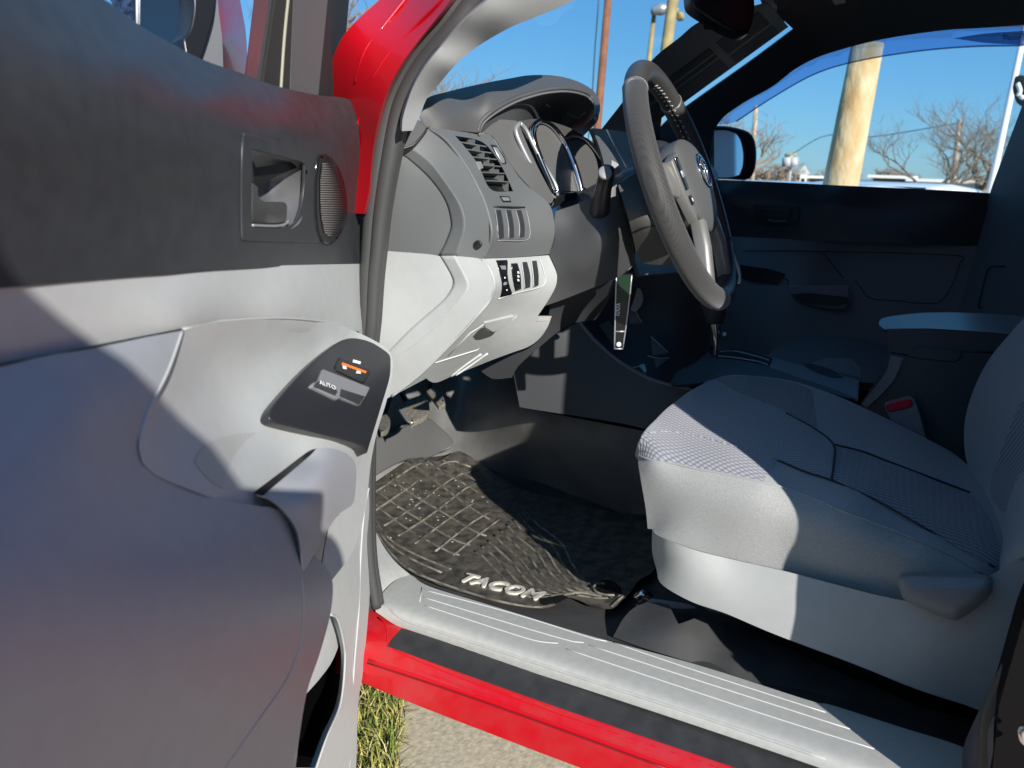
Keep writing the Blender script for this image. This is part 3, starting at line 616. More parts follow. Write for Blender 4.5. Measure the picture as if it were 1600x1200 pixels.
# hood over the instruments
Fht = F([(668, 152, 'X', -.685), (733, 135, 'Y', .64), (799, 122, 'Y', .60), (845, 117, 'Y', .58), (883, 121, 'Y', .56), (918, 135, 'Y', .53), (937, 168, 'Y', .48), (928, 196, 'Y', .46),
         (656, 180, 'X', -.70), (668, 200, 'X', -.70), (747, 206, 'X', -.61), (753, 189, 'X', -.60), (785, 164, 'X', -.56), (827, 147, 'X', -.50), (876, 138, 'X', -.43), (911, 143, 'X', -.37), (928, 157, 'X', -.34), (700, 185, 'X', -.67), (760, 150, 'X', -.58)])
hood_in = [(747, 207), (748, 198), (753, 188), (766, 176), (785, 164), (805, 154), (827, 147), (850, 141), (876, 138), (895, 139), (911, 143), (921, 149), (928, 158), (931, 170), (930, 182)]
hood = relief('instrument_hood', [(656, 182), (660, 172), (668, 153), (700, 143), (733, 135), (766, 128), (799, 122), (822, 118), (845, 117), (865, 118), (883, 121), (902, 127), (918, 135), (929, 144), (935, 154), (938, 168), (935, 182), (930, 192)]+hood_in[::-1]+[(700, 203), (668, 200)], Fht, M_dashtop, dash, step=9, th=.006, corner=60)
lines('hood_lip', [hood_in], Fht, .0035, M_dashtop, dash, lift=-.001)
lines('hood_lip', [[(x+(2 if i < 6 else 0), y+5) for i, (x, y) in enumerate(hood_in)]], Fht, .002, M_dash, dash, lift=-.004)
Fhu = F([(747, 207, 'X', -.60), (785, 164, 'X', -.545), (827, 147, 'X', -.49), (876, 138, 'X', -.42), (928, 158, 'X', -.335), (936, 185, 'X', -.31), (915, 215, 'X', -.30), (805, 190, 'Y', .575), (850, 188, 'Y', .60), (880, 200, 'Y', .60)])
relief('hood_underside', [(747, 205), (753, 190), (785, 166), (827, 149), (876, 140), (911, 145), (930, 160), (936, 178), (933, 190), (926, 198), (910, 214), (886, 212), (850, 188), (806, 190), (775, 190), (755, 205)], Fhu, M_console, dash, step=9, th=.004)
relief('hood_mark', [(886, 176), (905, 184), (912, 176), (905, 186)], Fhu, M_silver, dash, step=5, th=.001, lift=.001)
lines('hood_mark', [[(853, 163), (862, 168)], [(886, 176), (900, 185)], [(900, 185), (915, 176)]], Fhu, .0012, M_grey, dash, lift=.001, n=2)
# cheek, cluster
Fck = F([(747, 206, 'X', -.595), (772, 187, 'X', -.56), (806, 188, 'X', -.52), (812, 210, 'X', -.515), (860, 314, 'X', -.50), (800, 255, 'X', -.55), (825, 278, 'X', -.535), (845, 270, 'X', -.505)])
relief('cluster_cheek', [(747, 206), (757, 196), (772, 188), (790, 187), (808, 189), (813, 200), (830, 240), (850, 280), (868, 312), (860, 318), (850, 313), (825, 290), (800, 260), (775, 220), (764, 210)], Fck, mat('cheek_grey', (.10, .10, .097), .5), dash, step=8, th=.006)
Fcl = F([(812, 195, 'X', -.51), (860, 312, 'X', -.49), (907, 302, 'X', -.40), (890, 200, 'X', -.36), (940, 250, 'X', -.30), (965, 290, 'X', -.27)])
relief('instrument_cluster', [(806, 190), (840, 186), (880, 196), (905, 208), (935, 232), (962, 270), (970, 300), (950, 330), (905, 325), (868, 318), (840, 270)], Fcl, M_dial, dash, step=10, th=.01, lift=-.02)
def ring(pts, r, m=M_chrome, lift=0.0, nm='gauge_ring'):
    return tube(nm, [Fcl(x, y, lift) for x, y in pts], r, m, dash, seg=10)
ring([(812, 192), (806, 205), (818, 235), (838, 272), (855, 298), (868, 311), (872, 303), (866, 285), (850, 258), (834, 228), (822, 203), (812, 192)], .0035, M_silver)
ring([(868, 300), (850, 262), (836, 228), (831, 205), (838, 192), (850, 190), (866, 200), (882, 222), (896, 255), (905, 285), (909, 302)], [.004]*6+[.0045, .005, .006, .006, .005])
ring([(868, 300), (885, 303), (909, 303)], .003)
ring([(880, 222), (893, 213), (912, 216), (930, 233), (946, 262), (956, 292)], [.002, .002, .003, .0045, .004, .003], M_chrome)
relief('gauge_dial', [(842, 196), (852, 196), (866, 206), (880, 227), (893, 257), (902, 285), (905, 299), (876, 298), (856, 262), (842, 228), (838, 207)], Fcl, mat('gauge_grey', (.11, .11, .105), .45), dash, step=8, th=.003, lift=-.008)
relief('gauge_dial', [(886, 222), (900, 218), (918, 224), (934, 243), (945, 270), (950, 292), (910, 300), (900, 262)], Fcl, mat('gauge_grey_dark', (.09, .09, .086), .45), dash, step=8, th=.003, lift=-.008)
# column shroud, knee panel
Fkn = F([(867, 350, 'X', -.53), (858, 397, 'X', -.53), (870, 442, 'X', -.52), (848, 478, 'X', -.52), (900, 345, 'X', -.52), (960, 300, 'X', -.50), (905, 420, 'X', -.525), (985, 400, 'X', -.45), (925, 450, 'X', -.48), (950, 370, 'X', -.53), (990, 380, 'X', -.45)])
knee = relief('knee_panel', [(866, 345), (868, 330), (905, 318), (945, 300), (968, 285), (985, 320), (992, 365), (992, 400), (986, 418), (960, 436), (925, 450), (885, 466), (846, 480), (858, 462), (870, 440), (869, 420), (858, 398), (867, 372)], Fkn, mat('knee_grey', (.06, .061, .062), .5, bump=.2, bscale=900, bdist=.0003), dash, step=10, th=.02)
relief('panel_bezel', [(862, 326), (880, 318), (905, 308), (900, 300), (870, 306)], F([(862, 326, 'X', -.51), (905, 308, 'X', -.45), (870, 303, 'X', -.5)]), M_gloss, dash, step=8, th=.01)
lines('knee_gap', [[(966, 287), (975, 325), (988, 380), (989, 412), (978, 425)]], Fkn, .002, M_black, dash, lift=.001)
Fuk = F([(846, 480, 'X', -.5), (990, 420, 'X', -.42), (830, 540, 'X', -.4), (960, 520, 'X', -.2), (900, 500, 'X', -.38)])
relief('under_dash', [(862, 470), (925, 450), (962, 436), (950, 470), (930, 500), (905, 503), (890, 508), (870, 520), (840, 545), (810, 572), (800, 590), (770, 592), (752, 580), (800, 556), (826, 545), (850, 520)], F([(846, 480, 'X', -.48), (950, 440, 'X', -.40), (830, 560, 'X', -.42), (930, 500, 'X', -.25), (760, 590, 'X', -.5)]), M_console, dash, step=14, th=.01)
# top of dash on the passenger side
Fpt = F([(935, 165, 'X', -.30), (940, 205, 'X', -.28), (1000, 225, 'X', 0.1), (1060, 235, 'X', .5), (1100, 270, 'X', .62), (1000, 300, 'X', -.1), (960, 260, 'X', -.25), (1060, 300, 'X', .2)])
ptop = relief('passenger_dash', [(925, 200), (945, 202), (975, 206), (1005, 215), (1040, 224), (1075, 232), (1120, 250), (1135, 420), (1000, 430), (955, 300), (940, 240)], Fpt, mat('dash_far', (.11, .115, .12), .5), dash, step=12, th=.03)
bm = bmesh.new(); bx(bm, -.62, .72, .92, 1.10, .98, 1.16); bx(bm, -.10, .72, .68, .92, .88, 1.12); fin('dash_carcass', bm, M_black, dash)

# ---------------------------------------------------------------- steering wheel
WC = Vector((-.420, .318, 1.200)); wa = math.radians(24); yaw = math.radians(2.7)
WU = Vector((math.cos(yaw), math.sin(yaw), 0)); WV = Vector((0, math.sin(wa), math.cos(wa))); WV = (WV-WU*WV.dot(WU)).normalized(); WN = WU.cross(WV)   # WN towards the dash?
if WN.y > 0: WN = -WN
def wp(ang, r=.182, out=0): t = math.radians(ang); return WC+WU*math.cos(t)*r+WV*math.sin(t)*r+WN*out
wheel = empty('steering_wheel'); wheel.parent = truck
def arc(a0, a1, n=24, r=.182, out=0): return [wp(a0+(a1-a0)*i/(n-1), r, out) for i in range(n)]
tube('rim', arc(0, 348.75, 32), .0170, M_leather, wheel, closed=True, n=96, seg=24)
tube('rim_grip', arc(128, 262, 24), .0178, M_leather2, wheel, seg=28, n=72)
tube('rim_grip', arc(-35, 52, 18), .0178, mat('smooth_grip', (.065, .062, .058), .42, bump=.25, bscale=300, bdist=.0008), wheel, seg=24, n=48)
for a_ in (127.5, 52.5, 262.5): 
    c_ = wp(a_); t_ = (wp(a_+1)-wp(a_-1)).normalized(); u_ = WN; w_ = t_.cross(u_)
    tube('seam', [c_+(u_*math.cos(k*math.pi/12)+w_*math.sin(k*math.pi/12))*.0178 for k in range(24)], .0006, M_trimline, wheel, closed=True, n=48, seg=6)
bm = bmesh.new()                                                  # stitching on the inside of the far half
for i in range(46):
    a_ = -15+i*2.1; e_ = 1 if i % 2 else -1
    tube('s', [wp(a_, .1647, .001), wp(a_+1.2, .1647, .005*e_)], .0005, None, bm=bm, seg=5, spline=False)
    tube('s', [wp(a_+1.2, .1647, .005*e_), wp(a_+2.1, .1647, .001)], .0005, None, bm=bm, seg=5, spline=False)
fin('stitching', bm, M_line, wheel, smooth=True)
tube('stitch_seam', arc(-15, 82, 20, r=.1646), .0014, M_black, wheel, seg=6)
# hub: airbag cover built as a domed pad in wheel space
def pad(name, outline, dome, base, mt, parent, back=.03, N=14):
    """outline in wheel (u,v) metres -> closed domed pad"""
    ol = crom([(x, y, 0) for x, y in outline], 64, True); bm = bmesh.new(); cx = sum(p[0] for p in ol)/64; cy = sum(p[1] for p in ol)/64
    rings = []
    for k in range(N+1):
        t = k/N; sc = math.sin(t*math.pi/2) if k else 0; h = dome*math.cos(t*math.pi/2)
        if k == 0: rings.append([bm.verts.new(WC+WU*cx+WV*cy+WN*(base+dome))]); continue
        rings.append([bm.verts.new(WC+WU*(cx+(p[0]-cx)*sc)+WV*(cy+(p[1]-cy)*sc)+WN*(base+h)) for p in ol])
    rings.append([bm.verts.new(v.co-WN*back) for v in rings[-1]])
    for i in range(64): bm.faces.new((rings[0][0], rings[1][i], rings[1][(i+1) % 64]))
    for a1, b1 in zip(rings[1:], rings[2:]):
        for i in range(64): bm.faces.new((a1[i], b1[i], b1[(i+1) % 64], a1[(i+1) % 64]))
    bm.faces.new(rings[-1]); return fin(name, bm, mt, parent, smooth=True)
hub = pad('hub', [(-.085, .045), (-.05, .062), (0, .068), (.05, .062), (.085, .045), (.088, 0), (.07, -.05), (.03, -.075), (0, -.08), (-.03, -.075), (-.07, -.05), (-.088, 0)], .016, .018, mat('airbag_grey', (.095, .098, .095), .55, bump=.15, bscale=1200, bdist=.0003), wheel, back=.05)
pad('hub_back', [(-.10, .05), (-.05, .075), (.05, .075), (.10, .05), (.10, -.03), (.06, -.085), (-.06, -.085), (-.10, -.03)], .005, -.01, M_dark, wheel, back=.03)
def spoke(name, pts, mt, w=.018, h=.012):
    bm = bmesh.new(); n = len(pts)
    rg = []
    for i, (u, v, o, ww) in enumerate(pts):
        a0 = Vector((pts[min(i+1, n-1)][0]-pts[max(i-1, 0)][0], pts[min(i+1, n-1)][1]-pts[max(i-1, 0)][1], 0)).normalized(); nx, ny = -a0.y, a0.x
        c_ = WC+WU*u+WV*v+WN*o; s_ = WU*nx+WV*ny
        rg.append([bm.verts.new(c_+s_*x*ww+WN*y*h) for x, y in ((-1, -.8), (1, -.8), (1, .5), (.6, 1), (-.6, 1), (-1, .5))])
    for a1, b1 in zip(rg, rg[1:]):
        for k in range(6): bm.faces.new((a1[k], a1[(k+1) % 6], b1[(k+1) % 6], b1[k]))
    bm.faces.new(rg[0][::-1]); bm.faces.new(rg[-1]); return fin(name, bm, mt, wheel, smooth=False, bev=.002)
M_spoke = mat('silver_spoke', (.22, .215, .20), .4, .3)
spoke('spoke', [(-.07, .0, .012, .03), (-.12, .005, .008, .026), (-.165, .012, 0, .022)], M_spoke)
spoke('spoke', [(.07, .0, .012, .03), (.12, .005, .008, .026), (.165, .012, 0, .022)], M_spoke)
spoke('spoke', [(-.05, -.06, .012, .012), (-.065, -.10, .010, .012), (-.078, -.155, .0, .012)], M_spoke)
spoke('spoke', [(.05, -.06, .012, .012), (.065, -.10, .010, .012), (.078, -.155, .0, .012)], M_spoke)
for s_, nm in ((-1, 'wheel_button'),):
    def wq(u, v, o): return WC+WU*u+WV*v+WN*o
    def plate(name, uv, o, mt, th=.004):
        bm = bmesh.new(); A = [bm.verts.new(wq(u, v, o)) for u, v in uv]; B = [bm.verts.new(wq(u, v, o-th)) for u, v in uv]; n = len(uv)
        bm.faces.new(A); bm.faces.new(B[::-1])
        for i in range(n): bm.faces.new((A[i], B[i], B[(i+1) % n], A[(i+1) % n]))
        return fin(name, bm, mt, wheel, bev=.001)
    plate('button_surround', [(-.135, .030), (-.085, .045), (-.075, .0), (-.08, -.045), (-.10, -.06), (-.125, -.02)], .022, M_spoke, .014)
    plate('button_pad', [(-.122, .034), (-.100, .036), (-.094, -.012), (-.112, -.014)], .0245, M_gloss)
    plate('button_rocker', [(-.117, .014), (-.103, .016), (-.101, .006), (-.115, .004)], .0262, M_silver, .003)
    plate('wheel_button', [(-.109, -.022), (-.095, -.021), (-.094, -.035), (-.106, -.036)], .0250, M_gloss)
    plate('button_mark', [(-.104, -.026), (-.099, -.026), (-.099, -.031), (-.103, -.031)], .0256, M_white, .001)
def loop3(cu, cv, ru, rv, r, o, nm):
    pts = []
    for k in range(32):
        t = k*math.tau/32; u = cu+ru*math.cos(t); v = cv+rv*math.sin(t)
        dd = min(1, math.hypot(u/.088, v/.075)); oo = .018+.016*math.sqrt(max(0, 1-dd*dd))
        pts.append(wq(u, v, oo+o))
    return tube(nm, pts, r, M_chrome, wheel, closed=True, n=64, seg=8)
loop3(.004, .012, .035, .025, .0026, .001, 'badge_oval'); loop3(.004, .021, .023, .009, .0021, .002, 'badge_oval'); loop3(.004, .012, .010, .023, .0021, .002, 'badge_oval')
Fsp = F([(1128, 372, 'X', -.26), (1158, 425, 'X', -.25), (1122, 400, 'X', -.27)])
relief('spoke_cover', [(1127, 373), (1136, 364), (1150, 398), (1158, 425), (1156, 446), (1143, 438), (1130, 418), (1121, 402)], Fsp, M_gloss, wheel, step=8, th=.01)
relief('spoke_trim', [(1116, 395), (1124, 388), (1134, 406), (1144, 428), (1137, 436), (1127, 422)], Fsp, M_silver, wheel, step=8, th=.008, lift=.006)
lines('spoke_edge', [[(1130, 370), (1146, 400), (1155, 426), (1155, 444)]], Fsp, .0035, M_silver, wheel, lift=.004)
# column, boot, stalk
tube('steering_column', [WC-WN*.03, WC-WN*.10, WC-WN*.20], [.055, .06, .05], M_dark, truck, seg=24)
Fhb = F([(965, 287, 'X', -.50), (1000, 268, 'X', -.47), (1030, 300, 'X', -.49), (1000, 400, 'X', -.46), (1050, 400, 'X', -.45), (1080, 415, 'X', -.42), (1010, 345, 'X', -.52)])
relief('column_shroud', [(966, 290), (975, 281), (1000, 268), (1035, 262), (1060, 300), (1085, 400), (1080, 412), (1050, 414), (1010, 412), (996, 400), (984, 350)], Fhb, mat('shroud_grey', (.075, .073, .070), .5, bump=.4, bscale=500, bdist=.0005), truck, step=10, th=.02)
lines('shroud_seam', [[(990, 363), (1005, 356), (1030, 352), (1045, 360)]], Fhb, .0012, M_black, truck, lift=.001)
st = tube('wiper_stalk', [P(950, 262, 'X', -.55), P(947, 275, 'X', -.545), P(942, 300, 'X', -.54), P(938, 325, 'X', -.52), P(935, 345, 'X', -.49)], [.0095, .0115, .0125, .0150, .018], M_black, truck, seg=18)
disc('stalk_cap', P(946, 269, 'X', -.562), (-.8, -.5, .4), .0102, .006, M_grey, st, seg=24, bev=.002)
relief('stalk_bezel', [(956, 250), (966, 256), (970, 275), (960, 300), (955, 330), (948, 340), (952, 300)], F([(956, 250, 'X', -.44), (970, 275, 'X', -.43), (948, 340, 'X', -.46)]), M_silver, truck, step=8, th=.004)

# ---------------------------------------------------------------- floor, pedals
Ffl = F([(583, 830, 'Z', .455), (640, 890, 'Z', .47), (900, 985, 'Z', .48), (1100, 1040, 'Z', .49), (1260, 1093, 'Z', .49), (1500, 1165, 'Z', .49), (760, 900, 'Z', .455), (950, 950, 'Z', .46), (1100, 960, 'Z', .47),
         (1200, 1020, 'Z', .48), (700, 720, 'Z', .46), (600, 770, 'Z', .46), (850, 790, 'Z', .46), (1010, 810, 'Z', .47), (1300, 1060, 'Z', .48)])
floor = relief('cabin_floor', [(560, 760), (700, 700), (830, 740), (960, 780), (1050, 800), (1300, 1000), (1560, 1100), (1540, 1180), (1503, 1169), (1263, 1096), (1100, 1044), (890, 986), (700, 925), (640, 902), (600, 870), (560, 840)], Ffl, M_vinyl2, truck, step=14, th=.01)
Fto = F([(583, 760, 'Z', .46), (700, 712, 'Z', .46), (830, 745, 'Z', .47), (960, 790, 'Z', .48), (1010, 805, 'Z', .49), (600, 620, 'Y', 1.16), (690, 590, 'Y', 1.13), (740, 570, 'Y', 1.10), (720, 640, 'Y', 1.06), (650, 660, 'Y', 1.09),
         (800, 620, 'X', .02), (830, 640, 'X', -.06), (900, 680, 'X', -.1), (1000, 690, 'X', -.12), (1000, 760, 'X', -.13), (780, 700, 'X', .0)])
relief('toe_board', [(560, 640), (600, 600), (690, 565), (760, 545), (830, 540), (830, 640), (1040, 680), (1060, 830), (1011, 806), (955, 800), (875, 781), (805, 761), (752, 726), (724, 708), (690, 712), (640, 722), (583, 757), (560, 765)], Fto, M_vinyl, truck, step=12, th=.01)
# moulded foot rest steps in the vinyl
Ffr = F([(583, 700, 'Z', .50), (670, 650, 'Z', .53), (709, 688, 'Z', .50), (700, 705, 'Z', .47), (583, 735, 'Z', .475)])
relief('moulded_step', [(575, 690), (600, 680), (640, 662), (668, 652), (690, 668), (709, 687), (706, 700), (690, 706), (670, 715), (640, 717), (610, 730), (583, 745), (570, 740)], Fto, mat('vinyl_step', (.10, .10, .097), .4, bump=.3, bscale=200, bdist=.001), truck, step=8, th=.03, lift=.035, bev=.006, seg=3, corner=70)

def pedal(out, kind, v, nm):
    Fp = F([(out[0][0], out[0][1], 'Y', v), (out[2][0], out[2][1], 'Y', v-.02), (out[3][0], out[3][1], 'Y', v-.06)])
    o = relief(nm, out, Fp, M_pedal, truck, step=6, th=.012, bev=.003, seg=3, corner=60); return o, Fp
pb, Fpb = pedal([(620, 632), (650, 619), (666, 617), (671, 632), (668, 648), (645, 660), (638, 657), (629, 645)], 'Y', .98, 'brake_pedal')
tube('pedal_arm', [P(640, 635, 'Y', 1.0), P(628, 610, 'Y', 1.05), P(640, 580, 'Y', 1.07)], .007, M_black, pb)
lines('pedal_trim', [[(619, 633), (628, 646), (637, 658), (645, 661)]], Fpb, .003, M_silver, pb, lift=.0)
pa, Fpa = pedal([(666, 611), (677, 604), (686, 606), (693, 620), (696, 631), (686, 636), (680, 628), (672, 618)], 'Y', 1.06, 'accelerator_pedal')
tube('pedal_arm', [P(680, 620, 'Y', 1.08), P(672, 600, 'Y', 1.11), P(690, 570, 'Y', 1.12)], .006, M_black, pa)
pc, Fpc = pedal([(592, 650), (602, 645), (609, 652), (610, 662), (606, 671), (596, 675), (590, 665), (588, 655)], 'Y', .93, 'parking_brake_pedal')
tube('pedal_arm', [P(598, 655, 'Y', .95), P(606, 630, 'Y', 1.0), P(612, 600, 'Y', 1.05)], .007, M_black, pc)

# ---------------------------------------------------------------- console, shifter
Fco = F([(805, 560, 'X', -.17), (812, 635, 'X', -.17), (1000, 665, 'X', -.15), (908, 506, 'X', -.13), (961, 559, 'X', -.12), (1075, 606, 'X', -.11), (1060, 680, 'X', -.14), (900, 600, 'X', -.15), (870, 520, 'X', -.15)])
con = relief('center_console', [(800, 572), (812, 636), (835, 640), (1000, 668), (1060, 700), (1110, 640), (1080, 608), (1026, 596), (994, 581), (961, 560), (929, 531), (905, 503), (880, 515), (848, 535), (825, 560)], Fco, M_console, truck, step=11, th=.015, corner=60)
lines('console_highlight', [[(905, 503), (929, 531), (961, 560), (994, 581), (1026, 596), (1082, 609)]], Fco, .004, M_grey, con, lift=-.001)  # grey bead paints the highlight along the console's edge
Fcs = F([(905, 500, 'X', -.05), (960, 430, 'X', .0), (1100, 440, 'X', .1), (1050, 590, 'X', .0), (970, 520, 'X', .03), (1100, 560, 'X', .1)])
relief('center_stack', [(870, 480), (960, 430), (1060, 420), (1110, 440), (1110, 560), (1050, 600), (1000, 585), (960, 562), (925, 530), (905, 505)], Fcs, M_console, con, step=14, th=.02, lift=-.03)
M_lit = mat('lit_stack_grey', (.16, .16, .15), .5)  # brighter grey painted on so these stack parts look lit
relief('stack_trim', [(936, 508), (952, 501), (961, 519), (958, 538)], Fcs, M_lit, con, step=8, th=.006, lift=.03)
relief('stack_trim', [(983, 486), (993, 486), (1000, 505), (983, 506)], Fcs, M_lit, con, step=8, th=.006, lift=.02)
relief('stack_trim', [(1017, 530), (1030, 540), (1042, 552), (1020, 555)], Fcs, M_lit, con, step=8, th=.006, lift=.02)
relief('stack_trim', [(1021, 558), (1046, 560), (1034, 568), (1026, 575)], Fcs, M_lit, con, step=8, th=.006, lift=.03)
lines('stack_lit_line', [[(992, 483), (997, 494), (1003, 504)], [(1017, 526), (1028, 536), (1044, 551)], [(1012, 556), (1030, 560), (1046, 559)], [(983, 575), (998, 573), (1008, 570)]], Fcs, .0014, M_silver, con, lift=.034)  # silver lines paint the lit edges of the stack
relief('ignition_bracket', [(996, 450), (1001, 452), (1005, 465), (1001, 478), (993, 488), (985, 484), (990, 470)], Fcs, M_silver, con, step=6, th=.004, lift=.04)
relief('socket', [(998, 570), (1007, 568), (1011, 580), (1007, 583)], Fcs, M_silver, con, step=5, th=.006, lift=.035, bev=.001)
Fto2 = F([(1050, 590, 'Z', .83), (1140, 555, 'Z', .83), (1207, 561, 'Z', .83), (1340, 595, 'Z', .82), (1340, 621, 'Z', .82), (1100, 585, 'Z', .825)])
ctop = relief('console_top', [(1048, 596), (1060, 580), (1088, 566), (1107, 550), (1140, 545), (1207, 557), (1237, 566), (1290, 578), (1343, 593), (1341, 622), (1318, 620), (1240, 596), (1150, 592), (1060, 602)], Fto2, M_console, con, step=10, th=.02)
relief('shift_gate', [(1107, 547), (1146, 545), (1180, 551), (1207, 560), (1202, 570), (1160, 562), (1114, 557)], Fto2, M_gloss, ctop, step=8, th=.006, lift=.008, bev=.0015)
lines('gate_edge', [[(1125, 549), (1150, 549), (1180, 556), (1203, 563)], [(1118, 556), (1150, 559), (1180, 564), (1200, 570)]], Fto2, .0014, M_silver, ctop, lift=.009)
relief('console_trim', [(1207, 557), (1237, 566), (1290, 578), (1343, 594), (1341, 622), (1290, 602), (1240, 586), (1203, 573)], Fto2, mat('console_silver', (.22, .23, .24), .4, .3), ctop, step=9, th=.008, lift=.006, bev=.0015)
relief('cup_holder', [(1252, 568), (1270, 569), (1300, 578), (1319, 590), (1302, 590), (1275, 582)], Fto2, M_black, ctop, step=6, th=.002, lift=.008)
sh = tube('shift_lever', [P(1118, 556, 'X', -.02), P(1120, 530, 'X', -.02), P(1118, 506, 'X', -.02), P(1117, 498, 'X', -.02)], [.006, .0075, .013, .016], M_chrome, truck, seg=16)
tube('shift_boot', [P(1117, 505, 'X', -.025), P(1117, 490, 'X', -.025), P(1115, 470, 'X', -.025), P(1112, 445, 'X', -.025)], [.0165, .0225, .027, .030], M_rubber, sh, seg=20)
disc('lever_button', P(1132, 522, 'X', -.03), (-1, -.3, .2), .004, .008, M_silver, sh)
# armrest box
Far = F([(1374, 505, 'X', -.06), (1440, 489, 'X', .02), (1515, 489, 'X', .04), (1600, 495, 'X', .05), (1390, 515, 'X', -.08), (1440, 512, 'X', -.085), (1565, 520, 'X', -.085), (1640, 500, 'X', .0), (1480, 500, 'X', -.03)])
arm = relief('console_armrest', [(1374, 508), (1374, 501), (1380, 497), (1400, 493), (1440, 489), (1480, 488), (1515, 489), (1560, 491), (1640, 497), (1640, 530), (1565, 521), (1500, 516), (1440, 513), (1390, 515), (1380, 513)], Far, mat('armrest_vinyl', (.22, .23, .24), .28, spec=.8), con, step=8, th=.02, corner=60)
Fab = F([(1391, 517, 'X', -.09), (1560, 522, 'X', -.09), (1391, 552, 'X', -.09), (1420, 640, 'X', -.10), (1530, 640, 'X', -.10), (1345, 640, 'X', -.07)])
relief('storage_box', [(1386, 514), (1440, 514), (1565, 522), (1640, 530), (1640, 760), (1470, 720), (1340, 640), (1352, 620), (1378, 580), (1388, 552)], Fab, M_console, con, step=14, th=.03)
relief('box_front_edge', [(1391, 556), (1412, 560), (1400, 590), (1380, 615), (1355, 638), (1345, 632), (1368, 604), (1384, 580)], Fab, M_grey, con, step=8, th=.006, lift=.004, bev=.002)
relief('box_latch', [(1418, 554), (1428, 546), (1442, 543), (1480, 546), (1503, 550), (1500, 560), (1490, 565), (1450, 562), (1420, 558)], Fab, M_console, con, step=7, th=.006, lift=.004, bev=.0015)
lines('lid_gap', [[(1392, 551), (1418, 555)], [(1503, 549), (1560, 551)]], Fab, .0015, M_black, con, lift=.0, n=2)
# buckle
Fbk = F([(1384, 632, 'X', -.13), (1422, 622, 'X', -.13), (1440, 690, 'X', -.135)])
bk = relief('belt_buckle', [(1381, 632), (1390, 628), (1420, 620), (1429, 624), (1436, 642), (1448, 688), (1440, 692), (1400, 670), (1387, 648)], Fbk, M_grey, truck, step=7, th=.018, bev=.003, seg=3)
relief('release_button', [(1384, 633), (1392, 629), (1418, 623), (1425, 626), (1426, 634), (1418, 638), (1390, 645), (1386, 641)], Fbk, M_buckle, bk, step=6, th=.01, lift=.003, bev=.002)

# ---------------------------------------------------------------- driver seat
FS = F([(994, 705, 'X', -.545), (1003, 680, 'Z', .828), (1023, 657, 'X', -.48), (1058, 626, 'Y', .30), (1092, 603, 'Y', .285), (1127, 589, 'Y', .268), (1158, 586, 'X', -.20), (1197, 589, 'X', -.155), (1236, 595, 'X', -.15), (1321, 624, 'X', -.15), (1383, 653, 'X', -.15), (1445, 684, 'X', -.155), (1499, 715, 'X', -.16),
        (1013, 717, 'X', -.572), (1096, 734, 'X', -.578), (1193, 754, 'X', -.58), (1286, 785, 'X', -.58), (1445, 847, 'X', -.58), (1530, 893, 'X', -.58),
        (1010, 790, 'X', -.562), (1100, 830, 'X', -.588), (1224, 860, 'X', -.59), (1400, 900, 'X', -.592), (1019, 827, 'X', -.56), (1030, 839, 'X', -.575), (1135, 872, 'X', -.588), (1330, 920, 'X', -.592), (1500, 950, 'X', -.592),
        (1110, 660, 'Z', .838), (1200, 660, 'Z', .836), (1250, 700, 'Z', .822), (1216, 725, 'Z', .815), (1290, 660, 'Z', .826), (1350, 720, 'Z', .803), (1420, 740, 'Z', .787), (1480, 780, 'Z', .767), (1460, 830, 'Z', .773), (1330, 780, 'Z', .800), (1550, 880, 'Z', .742), (1545, 800, 'Z', .752), (1560, 850, 'Z', .745), (1060, 690, 'Z', .824), (1140, 710, 'Z', .823)])
seam = [(996, 712), (1013, 717), (1055, 725), (1096, 734), (1145, 743), (1193, 754), (1236, 765), (1286, 785), (1321, 800), (1380, 822), (1445, 849), (1490, 870), (1530, 893), (1562, 905)]
sil_top = [(994, 705), (997, 692), (1003, 680), (1012, 668), (1023, 657), (1040, 640), (1058, 626), (1075, 613), (1092, 603), (1110, 595), (1127, 589), (1142, 586), (1158, 586), (1197, 589), (1236, 595), (1275, 606), (1321, 624), (1383, 653), (1445, 684), (1499, 715), (1540, 760), (1575, 830), (1580, 905)]
seat = relief('driver_seat', seam[::-1]+sil_top[::1], FS, M_fab2, truck, step=10, th=.03, corner=70)
trimtop = [(1012, 826), (1019, 827), (1030, 838), (1081, 858), (1135, 872), (1224, 892), (1300, 912), (1403, 938), (1480, 960), (1560, 985)]
relief('cushion_side', seam+[(1580, 905), (1600, 990)]+trimtop[::-1]+[(1009, 795), (1003, 760), (998, 730)], FS, M_fab, seat, step=10, th=.02, corner=70)
lines('cushion_piping', [seam], FS, .0016, M_fab2, seat, lift=.0005)
ins1 = [(1004, 681), (1023, 658), (1058, 627), (1092, 604), (1116, 594), (1158, 616), (1196, 631), (1228, 645), (1275, 671), (1302, 694), (1300, 722), (1298, 750), (1258, 737), (1216, 719), (1200, 740), (1193, 753), (1145, 742), (1096, 733), (1055, 724), (1013, 716), (997, 711), (997, 695)]
relief('mesh_insert', ins1, FS, M_mesh, seat, step=10, th=.002, lift=.0015, corner=60)
relief('mesh_insert', [(1309, 697), (1350, 708), (1391, 724), (1450, 745), (1515, 771), (1545, 805), (1563, 868), (1554, 886), (1500, 858), (1445, 825), (1368, 781), (1300, 751), (1303, 722)], FS, M_mesh2, seat, step=10, th=.002, lift=.0015, corner=60)
relief('honeycomb_insert', [(1116, 593), (1140, 587), (1158, 587), (1197, 590), (1236, 597), (1267, 609), (1272, 630), (1278, 672), (1228, 644), (1196, 630), (1158, 615)], FS, M_honey, seat, step=8, th=.002, lift=.0012, corner=60)
